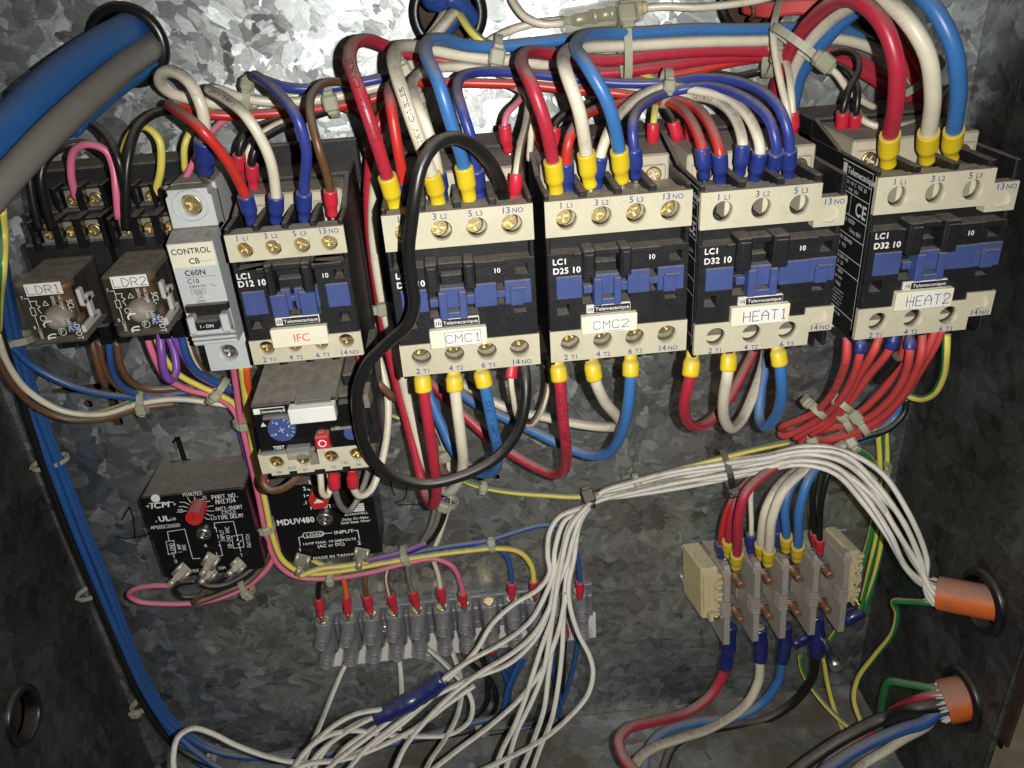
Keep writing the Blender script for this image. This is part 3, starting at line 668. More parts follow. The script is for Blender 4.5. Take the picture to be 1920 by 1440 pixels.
ring.rings([[c + Vector((q * math.cos(k * math.pi / 14), -y, q * 0.92 * math.sin(k * math.pi / 14))) for k in range(28)] for y, q in ((.0, 7.2), (.55, 7.1), (.55, 6.7), (.0, 6.5))], False); part(bd, 'guide_ring', ring, 'mcb_grey')
screw(bd, -77.6, 51.5, 33.6, 4.0, 'brass', tilt=.4); screw(bd, -77.3, 51.5, -32.2, 3.7, 'steel', tilt=.2)
st = part(t, 'paper_sticker', MB().box(x0 + .3, x1 - .5, 67.4, 68.25, 12.6, 22.2, .05), 'label_cream')
text(st, 'CONTROL', (-77.8, -68.35, 18.2), 2.35, 'black_print', align='C', sx=.93, bold=.02); text(st, 'CB', (-77.4, -68.35, 14.0), 2.35, 'black_print', align='C', bold=.02)
lines(st, [[(-75, -68.35, 14.6), (-73.6, -68.35, 14.9), (-72.6, -68.35, 14.5), (-70.4, -68.35, 15.1)]], .12, 'black_print')
f = lambda z: -(68.12 - (22.5 - z) * 2 / 45)
text(bd, 'C60N', (-82.7, f(9), 8.9), 2.3, 'black_print', bold=.03); lines(bd, [[(-82.7, f(8), 8.1), (-71, f(8), 8.1)]], .16, 'black_print')
text(bd, 'C10', (-82.5, f(6), 5.5), 1.9, 'black_print', bold=.015); text(bd, '240/415V', (-82.3, f(3.4), 3.5), 1.25, 'black_print'); lines(bd, [[(-74 + q * .35, f(4), 4.1 + .5 * math.sin(q * .9)) for q in range(8)]], .14, 'black_print')
text(bd, '6000', (-81, f(1), 1.35), 1.0, 'black_print', sx=1.3); lines(bd, [[(-82, f(1), .9), (-76.4, f(1), .9), (-76.4, f(1), 2.8), (-82, f(1), 2.8), (-82, f(1), .9)], [(-80, f(0), -1.1), (-78, f(0), -1.1), (-78, f(0), .7), (-80, f(0), .7), (-80, f(0), -1.1)]], .14, 'black_print')
text(bd, '3', (-79.4, f(0), -.8), 1.0, 'black_print'); text(bd, '25802', (-81, f(-2.6), -3.1), 1.1, 'black_print')
part(t, 'slot_bar', MB().box(x0 + .9, x1 + .1, 66, 69.0, -6.6, -3.4, .3), 'black')
part(t, 'toggle_recess', MB().box(x0 + 3.4, x1 - 3, 66, 67.3, -14.5, -6.6, .2), 'black')
mb = MB(); mb.box(x0 + 1.2, x0 + 4.2, 66, 72.2, -15, -7.2, .6); mb.box(x1 - 3.6, x1 - .2, 66, 72.2, -15, -7.0, .6); mb.box(x0 + 1.2, x1 - .2, 65.5, 70.8, -16.2, -13.4, .6); part(t, 'toggle_guard', mb, 'mcb_grey')
tg = part(t, 'toggle', MB().box(x0 + 4.4, x1 - 3.8, 67, 73.2, -13.2, -8.6, .8), 'black'); text(tg, 'I - ON', (-77.4, -73.3, -11.7), 1.35, 'white_print', align='C', bold=.03)
# ================================================================== overload relay
t = thing('overload_relay', 'dusty overload relay with blue dial and red stop button under IFC', 'relay', (-43, 0, -60))
mb = MB(); mb.box(-65, -18, 12, 82, -66, -44, .8); mb.box(-64, -15, 20, 70, -77, -60, .8); mb.box(-27.5, -14.5, 26, 74, -62, -38.5, .8); mb.box(-60, -24, 26, 50, -46, -34, .8)
for x in (-57, -46, -35, -24): mb.box(x, x + 4, 40, 56, -44, -31, .4)
part(t, 'body', mb, 'black')
mb = MB(); q_ = [(-64.6, -84, -43.8), (-30, -84, -43.8), (-27, -51, -36.5), (-61.5, -51, -36.5), (-64.6, -84, -50), (-30, -84, -50), (-27, -51, -50), (-61.5, -51, -50)]; mb.add(q_, [(0, 1, 2, 3), (4, 5, 1, 0), (5, 6, 2, 1), (7, 4, 0, 3), (6, 7, 3, 2), (7, 6, 5, 4)])
mb.add([(a + 13.5, b_ + 2, c - 1.2) if a > -40 else (a + 41, b_ + 2, c - 1.2) for a, b_, c in q_], [(0, 1, 2, 3), (4, 5, 1, 0), (5, 6, 2, 1), (7, 4, 0, 3), (6, 7, 3, 2), (7, 6, 5, 4)]); part(t, 'top_housing', mb, 'taupe_dust')
mb = MB(); mb.plate([(-64.2, -66.5), (-20.5, -66.5), (-20.5, -46), (-28.6, -46), (-28.6, -43.6), (-64.2, -43.6)], [(-53.6, -54.9, 6.1), (-25.6, -60.3, 3.4), [(-40.9, -66.3), (-34.4, -66.3), (-34.4, -57.5), (-40.9, -57.5)]], 80, 86.2, n=28); fc = part(t, 'front_cover', mb, 'black_gloss')
dl = MB(); dl.cyl((-53.6, -80, -54.9), (-53.6, -87.2, -54.9), ((0, 5.9), (.93, 5.9), (1, 5.6)), 32); dl = part(t, 'current_dial', dl, 'blue_plastic')
lines(dl, [[(-53.6 + 4.4 * math.cos(a), -87.3, -54.9 + 4.4 * math.sin(a)), (-53.6 + 5.3 * math.cos(a), -87.3, -54.9 + 5.3 * math.sin(a))] for a in (1.2, .8, .45, .1, -.3, -.7, 2.2, 3.6)] + [[(-53.6 + 1.4 * math.cos(a), -87.3, -54.9 + 1.4 * math.sin(a)), (-53.6 - 1.4 * math.cos(a), -87.3, -54.9 - 1.4 * math.sin(a))] for a in (.3, .3 + math.pi / 2)], .25, 'white_print')
for ch, a in (('0', 2.0), ('5', .35), ('A', 3.75), ('4', -1.0)): text(dl, ch, (-53.6 + 3.5 * math.cos(a), -87.3, -54.9 + 3.5 * math.sin(a) - .5), 1.3, 'white_print', align='C')
bd = part(t, 'badge', MB().box(-63.6, -50.8, 86, 86.6, -46.9, -44.3, .15), 'label_white'); part(bd, 'badge_field', MB().box(-60.8, -51, 86.5, 86.75, -46.7, -44.5, .05), 'black_print'); text(bd, 'Telemecanique', (-55.9, -86.85, -46.2), 1.15, 'white_print', align='C', sx=1.05, bold=.02)
part(t, 'marker_plate', MB().box(-48.6, -29.6, 84, 91.5, -50.6, -43.6, .4), 'label_white', 'blank white marker plate')
part(t, 'plate_clip', MB().box(-46, -31, 70, 88, -43.6, -41.6, .4), 'clear_cover')
text(fc, 'LR2 D13', (-36.8, -86.3, -52.6), 2.0, 'white_print', align='C', bold=.03); text(fc, 'TEST', (-56.6, -86.3, -64.6), 1.5, 'white_print', align='C', bold=.03); text(fc, 'H', (-31.6, -86.3, -57.8), 1.5, 'white_print', bold=.03)
part(fc, 'pointer_mark', MB().add([(-62, -86.3, -53), (-59.6, -86.3, -53), (-60.8, -86.3, -51)], [(0, 1, 2)]), 'white_print')
rb = MB(); rb.box(-40.6, -34.7, 80, 89.5, -65, -58.8, .5); rb.box(-39.2, -36.2, 80, 88.2, -58.8, -57.2, .4); rb = part(t, 'stop_button', rb, 'red_plastic')
lines(rb, [[(-37.6 + 1.5 * math.cos(a * .393), -89.6, -62 + 1.5 * math.sin(a * .393)) for a in range(17)]], .55, 'white_print', name='ring_mark')
bq = MB(); bq.cyl((-25.6, -80, -60.3), (-25.6, -87, -60.3), ((0, 3.2), (.9, 3.2), (1, 2.9)), 24); bq = part(t, 'reset_dial', bq, 'blue_plastic'); lines(bq, [[(-25.6, -87.1, -62.6), (-25.6, -87.1, -58)], [(-27.6, -87.1, -60.3), (-23.6, -87.1, -60.3)]], .5, 'blue_print')
mb = MB(); mb.box(-64, -41.5, 86.4, 88.4, -66.2, -64.8, .2); mb.box(-53, -43, 86.4, 90, -68.6, -62.8, .4); mb.box(-60, -30, 85, 88.6, -48.9, -47.6, .2); mb.box(-22.8, -20.6, 60, 87.5, -66, -50, .3); mb.box(-33.6, -20.6, 86.3, 87.8, -57.6, -56.4, .3); part(t, 'sealing_cover', mb, 'clear_cover')
mb = MB(); ol = [(-66.2, -66.8), (-66.2, -76.6), (-62.3, -76.6), (-62.3, -78.0), (-54.8, -78.0), (-54.8, -76.6), (-51.4, -76.6), (-51.4, -78), (-44, -78), (-44, -77), (-39.4, -77), (-39.4, -78.4), (-32, -78.4), (-32, -77), (-28.5, -77), (-28.5, -78.4), (-20, -78.4), (-20, -66.8), (-41.2, -66.8), (-41.2, -74.4), (-45, -74.4), (-45, -66.8)]
hx = [-59.3, -48.1, -35.9, -25.0]; mb.plate(ol, [(x, -71.6, 3.45) for x in hx], 76, 86, n=24); st = part(t, 'terminal_strip', mb, 'cream')
for x, s in zip(hx, ('98', '97', '95', '96')): screw(st, x, 83.6, -71.5, 3.2, 'brass'); text(st, s, (x + .3, -86.1, -77.3), 1.5, 'blue_print', align='C')
text(st, 'NO', (-53.2, -86.1, -75.6), 1.5, 'blue_print', align='C'); text(st, 'NC', (-30.4, -86.1, -75.6), 1.5, 'blue_print', align='C')
mb = MB(); mb.box(-63, -18, 18, 80, -84, -77, .6); part(t, 'lower_body', mb, 'black')
# ================================================================== relay sockets and plug-in relays
def socket(x0, x1, label, rows):
    t = thing('relay_socket', label, 'socket', ((x0 + x1) / 2, 0, 10), 'relay sockets')
    mb = MB(); mb.box(x0, x1, 7.5, 26, -32, 46, .8); mb.box(x0 + .5, x1 - .5, 24, 44, -18, 20, .8); mb.box(x0 + 1, x1 - 1, 24, 36, 20, 31, .6)
    part(t, 'body', mb, 'black')
    for tier, d, z, xs in rows:
        tb = MB()
        for x in sorted({round(q + s, 2) for q in xs for s in (-5.2, 5.2)}): tb.box(x - .9, x + .9, d - 14, d + 3.5, z - 6, z + 6.6, .3)
        tb.box(xs[0] - 5, xs[-1] + 5, d - 14, d - 2.5, z - 6.5, z + 5, .4); tr = part(t, 'terminal_tier', tb, 'black_gloss')
        for x in xs: part(tr, 'clamp', MB().box(x - 3.4, x + 3.4, d - 2.6, d - 1.2, z - 4.6, z + 4, .2), 'tin'); screw(tr, x, d - 1, z, 2.7, 'brass')
    lb = MB()
    for x in (x0 + 5, x0 + 12, x1 - 12, x1 - 5): lb.box(x - 2.4, x + 2.4, 24, 46, -27, -18, .4)
    part(t, 'lower_terminal', lb, 'black_gloss')
def ux(u, v, d): return U(u, v, d).x
def uz(u, v, d): return U(u, v, d).z
socket(-152.5, -118.5, 'black relay socket behind LDR1', (('a', 33, uz(140, 376, 33), (ux(137, 376, 33), ux(179, 376, 33))), ('b', 44, uz(130, 436, 44), (ux(93, 440, 44), ux(135, 438, 44), ux(176, 434, 44)))))
socket(-117.5, -87.5, 'black relay socket behind LDR2', (('a', 33, uz(283, 370, 33), (ux(283, 370, 33), ux(318, 368, 33))), ('b', 44, uz(240, 432, 44), (ux(240, 432, 44), ux(280, 428, 44), ux(319, 420, 44)))))
def relay(px0, label, txt):
    x0, x1, z0, z1, dF, dB = px0, px0 + 20.8, -12.4, 14.2, 75, 44
    t = thing('plug_in_relay', label, 'relay', ((x0 + x1) / 2, -dB, 0), 'plug-in relays')
    part(t, 'base', MB().box(x0 + .6, x1 - .6, dB, dB + 4, z0 + .5, z1 - .5, .5), 'black')
    co = MB(); co.cyl((x0 + 8.5, -(dB + 14), z0 + 3), (x0 + 8.5, -(dB + 14), z1 - 6), ((0, 5.4), (.02, 6.2), (.12, 6.2), (.13, 4.6), (.87, 4.6), (.88, 6.2), (1, 6.2)), 20); part(t, 'coil', co, 'stud_copper')
    fr = MB(); fr.box(x0 + 2, x0 + 4, dB + 3, dB + 27, z0 + 2, z1 - 3, .3); fr.box(x0 + 2, x1 - 4, dB + 25, dB + 26.5, z0 + 1.5, z0 + 9, .4); fr.box(x0 + 12, x1 - 3, dB + 8, dB + 10, z0 + 2, z1 - 2, .3); part(t, 'frame', fr, 'black_gloss')
    ar = MB(); ar.box(x1 - 3.4, x1 - 1.6, dB + 9, dB + 20, -1.5, 1.2, .4); ar.box(x1 - 3.4, x1 - 1.6, dB + 17, dB + 21, -1, 6.4, .5); ar.box(x1 - 3.4, x1 - 1.6, dB + 8, dB + 26, -10.5, -7.4, .4); ar.box(x1 - 3.4, x1 - 1.6, dB + 12, dB + 16, -9, 2, .5); part(t, 'lever', ar, 'label_white')
    bl = MB(); bl.box(x1 - 7, x1 - 3.4, dB + 26, dB + 28, z0 + 3.4, z0 + 7.4, .4); part(t, 'contact_block', bl, 'w_blue')
    dm = MB(); dm.cyl((x0 + 9.5, -(dB + 18), -4.0), (x0 + 9.5, -(dB + 29.6), -3.0), ((0, 5.2), (.7, 5.0), (.9, 3.6), (1, 1.6)), 20); part(t, 'bobbin', dm, 'taupe_plastic')
    cv = MB(); cv.box(x0, x1, dB + 2, dF, z0, z1, 1.1); cv = part(t, 'cover', cv, 'relay_clear')
    y = -(dF + .08); Z = lambda v: z0 + v * (z1 - z0); Xf = lambda u: x0 + u * (x1 - x0)
    lb = part(cv, 'paper_label', MB().box(Xf(.19), Xf(.86), dF - .2, dF + .12, Z(.80), Z(.985), .04), 'label_white')
    text(cv, txt, (Xf(.53), -(dF + .2), Z(.825)), 3.3, 'black_print', font='s', weight=.08, align='C', sx=1.1)
    text(cv, 'SCL-', (Xf(.86), y, Z(.70)), 2.3, 'white_print', (0, 0, -1), (1, 0, 0), sx=.8); text(cv, '-DPDT', (Xf(.84), y, Z(.34)), 2.3, 'white_print', (0, 0, -1), (1, 0, 0), sx=.8)
    text(cv, '24VAC', (Xf(.73), y, Z(.42)), 1.8, 'white_print', (0, 0, -1), (1, 0, 0), sx=.8); text(cv, '10A 250VAC', (Xf(.73), y, Z(.78)), 1.2, 'white_print', (0, 0, -1), (1, 0, 0), sx=.7); text(cv, '28VDC', (Xf(.60), y, Z(.78)), 1.2, 'white_print', (0, 0, -1), (1, 0, 0), sx=.8)
    text(cv, '31055', (Xf(.64), y, Z(.42)), 1.2, 'white_print', (0, 0, -1), (1, 0, 0), sx=.8)
    text(cv, '7', (Xf(.06), y, Z(.76)), 1.4, 'white_print'); text(cv, '8', (Xf(.1), y, Z(.28)), 1.4, 'white_print'); text(cv, 'C0004', (Xf(.17), y, Z(.29)), 1.2, 'white_print', (0, 0, -1), (1, 0, 0))
    lines(cv, [[(Xf(.12), y, Z(.77)), (Xf(.2), y, Z(.77)), (Xf(.2), y, Z(.62))], [(Xf(.16), y, Z(.62)), (Xf(.24), y, Z(.62)), (Xf(.24), y, Z(.5)), (Xf(.16), y, Z(.5)), (Xf(.16), y, Z(.62))], [(Xf(.2), y, Z(.5)), (Xf(.2), y, Z(.3))],
               [(Xf(.2), y, Z(.72)), (Xf(.33), y, Z(.72)), (Xf(.3), y, Z(.66)), (Xf(.36), y, Z(.63)), (Xf(.3), y, Z(.6)), (Xf(.34), y, Z(.52))], [(Xf(.34) + 1.2 * math.cos(a * .45), y, Z(.44) + 1.2 * math.sin(a * .45)) for a in range(15)],
               [(Xf(.42), y, Z(.64)), (Xf(.52), y, Z(.64)), (Xf(.47), y, Z(.71)), (Xf(.42), y, Z(.64))], [(Xf(.7), y, Z(.62)), (Xf(.78), y, Z(.56))]], .22, 'white_print', name='diagram')
    lines(cv, [[(Xf(.42) + 2.4 * math.cos(a), y, Z(.33) + 1.5 * math.sin(a)) for a in [1.2 + .2 * q for q in range(13)]], [(Xf(.42) + 2.4 * math.cos(a), y, Z(.12) + 1.5 * math.sin(a)) for a in [1.2 + .2 * q for q in range(13)]], [(Xf(.33), y, Z(.12)), (Xf(.44), y, Z(.12))]], .55, 'white_print', name='ce_mark')
    lines(cv, [[(Xf(.6) + 1.5 * math.cos(a * .45), y, Z(.2) + 1.5 * math.sin(a * .45)) for a in range(15)], [(Xf(.57), y, Z(.17)), (Xf(.57), y, Z(.23)), (Xf(.62), y, Z(.23))], [(Xf(.57), y, Z(.2)), (Xf(.61), y, Z(.2))]], .2, 'white_print', name='approval_mark')
relay(-145.4, 'clear dusty plug-in relay labelled LDR1', 'LDR1')
relay(-112.6, 'clear dusty plug-in relay labelled LDR2', 'LDR2')
# ================================================================== timers
def rrect(x0, x1, z0, z1, r, n=5):
    o = []
    for cx, cz, a0 in ((x1 - r, z1 - r, 0), (x0 + r, z1 - r, 90), (x0 + r, z0 + r, 180), (x1 - r, z0 + r, 270)):
        o += [(cx + r * math.cos(math.radians(a0 + 90 * k / n)), cz + r * math.sin(math.radians(a0 + 90 * k / n))) for k in range(n + 1)]
    return o
def obox(mb, p0, p1, side, w, h, b=.3):
    p0, p1 = Vector(p0), Vector(p1); ln = p1 - p0; t = ln.normalized(); s = Vector(side); s = (s - t * s.dot(t)).normalized(); n = t.cross(s)
    M = Matrix(((s.x, n.x, t.x, p0.x), (s.y, n.y, t.y, p0.y), (s.z, n.z, t.z, p0.z), (0, 0, 0, 1)))
    mb.box(-w / 2, w / 2, -h / 2, h / 2, 0, ln.length, b, M=M); return M
def spade(parent, p0, p1, w=6.6, m='tin'):
    mb = MB(); p0, p1 = Vector(p0), Vector(p1); side = Vector((1, 0, 0)); L_ = (p1 - p0).length
    M = obox(mb, p0, p0.lerp(p1, .62), side, w, 1.0, .2)
    for sg in (-1, 1): mb.cyl(M @ Vector((sg * w * .42, 0, .3)), M @ Vector((sg * w * .42, 0, L_ * .6)), ((0, 1.2), (1, 1.2)), 10)
    obox(mb, p0.lerp(p1, .6), p0.lerp(p1, .72), side, w * .45, 1.6, .3); mb.cyl(p0.lerp(p1, .7), p1, ((0, 1.5), (.3, 1.9), (.9, 1.9), (1, 1.7)), 12)
    o = part(parent, 'spade_terminal', mb, m)
    q = MB(); c = M @ Vector((0, -.6, L_ * .42)); obox(q, c - (p1 - p0).normalized() * 1.2, c + (p1 - p0).normalized() * 1.2, side, 1.8, .5, .1); part(o, 'latch_hole', q, 'black_print')
    return o
# --- ICM timer
icx0, icx1, icz0, icz1, icd = -146.6, -93.2, -172.9, -118.8, 31.0
t = thing('delay_timer', 'black time delay module with red knob and ICM print on its face', 'timer', (-120, 0, -146), 'delay timers')
mb = MB(); mb.plate(rrect(icx0, icx1, icz0, icz1, 3.2), [], 0, icd); mb.plate(rrect(icx0 + .6, icx1 - .6, icz0 + .6, icz1 - .6, 2.8), [], icd - .1, icd + .5); bd = part(t, 'case', mb, 'black_gloss')
def IT(s, cx, cy, size, **kw):
    p = U(200 + cx / 4, 800 + cy / 4, icd + .6); return text(bd, s, (p.x, p.y, p.z), size, 'white_print', **kw)
def IL(polys, w=.3, name='printed_line'): return lines(bd, [[U(200 + a / 4, 800 + b_ / 4, icd + .6) for a, b_ in pl] for pl in polys], w, 'white_print', name=name)
SK = dict(font='s', weight=.13)
IT('MINUTES', 577, 523, 2.0, **SK, sx=.75); IT('5', 730, 545, 1.9, **SK); IT('PART NO.', 793, 546, 2.4, **SK, sx=.8); IT('AH1704', 822, 580, 2.5, **SK, sx=.74)
IT('.03', 520, 646, 1.9, **SK, sx=.75); IT('10', 780, 700, 1.9, **SK); IT('ANTI-SHORT', 822, 632, 2.1, **SK, sx=.71); IT('CYCLE', 870, 658, 2.1, **SK, sx=.75); IT('TIME DELAY', 838, 696, 2.2, **SK, sx=.67)
IT('APS00C2X600', 337, 770, 1.9, **SK, sx=.77); IT('ICM', 330, 615, 3.4, bold=.05, sx=1.1, shear=.25); IL([[(300, 596), (318, 590)], [(300, 598), (316, 606)], [(318, 575), (500, 566)], [(505, 575), (515, 580), (505, 588)]], .4)
IT('UL', 395, 712, 3.2, bold=.06, sx=1.0); IT('c', 367, 718, 1.6); IT('US', 482, 703, 1.6, bold=.03)
IL([[(548, 567), (582, 566), (618, 584)], [(540, 600), (576, 598), (606, 606)], [(575, 634), (602, 632)], [(608, 532), (632, 570)], [(660, 527), (662, 562)], [(728, 540), (705, 545), (692, 568)], [(775, 558), (745, 562), (722, 582)], [(800, 592), (765, 598), (742, 608)], [(805, 632), (765, 632), (748, 626)], [(800, 664), (770, 664), (748, 652)], [(775, 694), (755, 694), (736, 682)]], .35, 'scale_mark')
IL([[(468, 855), (456, 788), (585, 768), (645, 990), (700, 988)], [(445, 862), (503, 853), (520, 948), (464, 958), (445, 862)], [(500, 955), (508, 982)]], .35, 'diagram')
IL([[(810, 750), (806, 722), (950, 710), (985, 845)], [(820, 760), (826, 790)], [(832, 810), (838, 838)], [(844, 858), (848, 875)], [(852, 890), (870, 966), (832, 972)], [(822, 942), (838, 998)], [(938, 822), (1016, 808), (1030, 902), (952, 912), (938, 822)], [(990, 876), (1012, 850)], [(992, 880), (1005, 935)]], .35, 'diagram')
for a, b_ in ((815, 753), (850, 884), (984, 845), (990, 876)): p = U(200 + a / 4, 800 + b_ / 4, icd); q = MB(); disc(q, p.x, p.z, icd + .62, .55); part(bd, 'diagram_dot', q, 'white_print')
up, lf = (.10, 0, 1), (-1, 0, .1)
IT('LOAD', 512, 945, 2.0, ux=up, uy=lf, **SK, sx=.9); IT('1 AMP', 565, 945, 1.7, ux=up, uy=lf, **SK, sx=.8); IT('MAX', 598, 925, 1.7, ux=up, uy=lf, **SK, sx=.8); IT('INPUT', 888, 860, 1.9, ux=up, uy=lf, **SK, sx=.9); IT('18-240 VAC', 940, 912, 1.9, ux=up, uy=lf, **SK, sx=.85); IT('SWITCH', 1082, 905, 1.8, ux=up, uy=lf, **SK, sx=.9)
IT('3', 512, 1022, 2.0, **SK); IT('4', 735, 905, 2.0, **SK); IT('1', 1005, 972, 2.0, **SK); IT('MADE IN THE USA', 625, 1094, 1.8, **SK, sx=.81)
dt = MB(); p = U(200 + 368 / 4, 800 + 535 / 4, icd); dt.cyl((p.x, -icd, p.z), (p.x, -icd - .7, p.z), ((0, 2.4), (1, 2.2)), 20); part(bd, 'rivet', dt, 'label_white')
kb = MB(); p = U(200 + 690 / 4, 800 + 600 / 4, icd + 2); kp = U(200 + 655 / 4, 800 + 690 / 4, icd + 14); kb.cyl((p.x, -icd, p.z), (p.x, -icd - 12, p.z), ((0, 4.0), (.1, 4.3), (1, 4.3)), 10, smooth=False); kb = part(t, 'knob', kb, 'red_plastic')
lines(kb, [[(p.x - .5, -icd - 12.1, p.z + 1.6), (p.x + .4, -icd - 12.1, p.z - 1.4)]], .5, 'black_print', name='knob_slot')
p = U(200 + 725 / 4, 800 + 805 / 4, icd + 2); screw(bd, p.x, icd + .6, p.z, 3.9, 'steel', .6, tilt=.5)
for a, b_, c, e in ((352, 1062, 316, 1099), (402, 1040, 378, 1080), (400, 1065, 376, 1094), (455, 1052, 428, 1078)): spade(t, U(a, b_, icd + 3), U(c, e, icd + 8))
# --- MDUV timer
mx0, mx1, mz0, mz1, md = -84.2, -30.6, -175.6, -125.2, 25.0
t = thing('delay_timer', 'black delay-on-make timer printed MDUV480 below the overload relay', 'timer', (-57, 0, -150), 'delay timers')
mb = MB(); mb.plate(rrect(mx0, mx1, mz0, mz1, 1.5), [], 0, md); bd2 = part(t, 'case', mb, 'black_gloss')
def MT(s, cx, cy, size, **kw): p = U(400 + cx / 3.2, 650 + cy / 3.2, md + .08); return text(bd2, s, (p.x, p.y, p.z), size, 'white_print', **kw)
def ML(polys, w=.4, name='printed_line'): return lines(bd2, [[U(400 + a / 3.2, 650 + b_ / 3.2, md + .08) for a, b_ in pl] for pl in polys], w, 'white_print', name=name)
B = dict(bold=.035)
MT('MDUV480', 385, 1074, 3.6, bold=.05, sx=.84); MT('3', 570, 824, 2.2, **B); MT('2', 540, 863, 2.2, **B); MT('1', 540, 905, 2.2, **B); MT('.1', 541, 947, 2.2, **B); MT('4', 620, 806, 2.2, **B); MT('MINUTE.', 583, 977, 2.1, bold=.04, sx=1.2)
ML([[(590, 826), (606, 840)], [(566, 856), (586, 864)], [(562, 893), (582, 891)]], .7, 'scale_mark')
MT('ECHOWELL', 788, 1015, 1.2, bold=.04, sx=1.35); MT('Delay On Make', 772, 1045, 1.5, shear=.25, **B); MT('Solid State Timer', 765, 1066, 1.5, shear=.25, **B)
MT('LOAD', 558, 1141, 1.9, sx=1.25, **B); MT('INPUT', 726, 1126, 2.2, sx=1.15, **B); MT('1AMP MAX. 19-288VOLTS', 536, 1192, 1.55, sx=1.13, **B); MT('(AC or DC)', 626, 1207, 2.0, **B); MT('MADE IN TAIWAN', 600, 1277, 1.7, sx=1.2, **B); MT('1', 513, 1228, 2.4, bold=.06); MT('2', 868, 1188, 2.4, bold=.06)
ML([[(522, 1196), (512, 1145), (538, 1140)], [(545, 1145), (536, 1132), (545, 1118), (650, 1108), (664, 1116), (660, 1130), (645, 1138), (545, 1148)], [(664, 1121), (712, 1117)], [(840, 1105), (866, 1101), (878, 1158)]], .45, 'diagram')
ML([[(842, 950), (898, 944)], [(835, 962), (900, 957)], [(835, 975), (902, 969)], [(836, 986), (903, 981)]], 1.1, 'logo')
kb = MB(); p = U(400 + 640 / 3.2, 650 + 880 / 3.2, md + 2); kb.cyl((p.x, -md, p.z), (p.x, -md - 9, p.z), ((0, 4.9), (.1, 5.2), (.9, 5.2), (1, 4.9)), 28); kb = part(t, 'knob', kb, 'red_plastic'); part(kb, 'pointer_mark', MB().add([(p.x - 2.6, -md - 9.1, p.z - 1), (p.x + 2.6, -md - 9.1, p.z - 1), (p.x, -md - 9.1, p.z + 2.2)], [(0, 1, 2)]), 'white_print')
p = U(400 + 668 / 3.2, 650 + 1035 / 3.2, md + 2); screw(bd2, p.x, md + .3, p.z, 4.4, 'steel', .6, tilt=.1)
spade(t, U(570, 1040, md + 2), U(558, 1078, md + 5), 7.2); spade(t, U(680, 1028, md + 2), U(672, 1066, md + 5), 7.2)
# ================================================================== grey screw terminal strip
t = thing('terminal_strip', 'translucent grey screw terminal strip across the lower panel', 'terminal strip', (3, 0, -246))
ms = MB(); 
ms.box(-82, 92, 0, 1.2, -283, -262, .2); ms = part(t, 'marker_strip', ms, 'label_white'); part(t, 'base_strip', MB().box(-82.5, 90, 0, 3, -262, -235.5, .4), 'grey_clear')
for i in range(13): x = -78 + i * 14.1; lines(ms, [[(x - 2, -1.3, -282.5), (x - 2, -1.3, -275)]], .3, 'black_print')
TX = [-75.0, -60.4, -46.6, -32.8, -18.8, -3.6, 9.8, 25.0, 38.9, 52.0, 66.2, 80.2]
def pole():
    mb = MB(); mb.box(-5.6, 5.6, 1.2, 13, -14, 12, 1.6)
    mb.cyl((0, -10, -13), (0, -10, 13), ((0, 4.6), (.04, 5.3), (.96, 5.3), (1, 4.6)), 18)
    for z in (7.0, -8.5):
        n = 20; mb.rings([[(q * math.cos(2 * math.pi * k / n), -y, z + q * math.sin(2 * math.pi * k / n)) for k in range(n)] for y, q in ((8, 5.0), (16, 4.7), (25.4, 4.3), (26, 4.0), (26, 3.1), (25, 2.9), (19, 2.8), (19, .01))], False)
    mb.box(5.4, 8.8, 3, 9, -9, 8, .6); return mb
def polescrew():
    mb = MB()
    for z in (7.0, -8.5): mb.cyl((0, -17, z), (0, -20, z), ((0, 2.5), (.8, 2.5), (1, 2.2)), 12)
    mb.cyl((0, -10, -12), (0, -10, 13.6), ((0, 3.2), (.95, 3.2), (.96, 3.6), (.99, 3.6), (1, 3.0)), 14); return mb
for i, x in enumerate(TX):
    o = inst(t, 'terminal_pole', 'pole', pole, 'grey_clear', (x, 0, -247)); inst(o, 'clamp_screw', 'polescrew', polescrew, 'brass', (x, 0, -247))
for x in (-39.6, 32.2): screw(ms, x, 9.3, -247, 3.0, 'steel', .5)
# ================================================================== stud terminal block
# the block leans: its dividers point a little to the right and its foot is pushed right
t = thing('stud_terminal_block', 'taupe power terminal block with four pairs of copper studs', 'terminal block', (198, 0, -235))
def skew(mb):
    mb.v = [Vector((p.x + .185 * (-p.y - 35) - .056 * (p.z + 204), p.y, p.z)) for p in mb.v]; return mb
PXs = [162.4, 180.2, 196.8, 215.2, 233.4]
def divider(x):
    pts = [(8, -262), (22, -263), (35, -266), (36, -265), (36, -240), (33.5, -239), (33.5, -231), (36, -230), (36, -206), (34.5, -203.6), (30, -203.6), (28.5, -206), (8, -206)]
    mb = MB(); mb.plate(pts, [], -1.7, 1.7); mb.v = [Vector((x + p.y, -p.x, p.z)) for p in mb.v]
    for k in range(5): mb.box(x - 3.4, x + 2.2, 30, 36.6, -241.5 + k * 2.2, -240.2 + k * 2.2, .2)
    mb.box(x - 2.8, x + 2.2, 20, 36.4, -210.5, -206.5, .4)
    return skew(mb)
for x in PXs: part(t, 'divider', divider(x), 'taupe_plastic')
bay = [(PXs[i] + PXs[i + 1]) / 2 for i in range(4)]
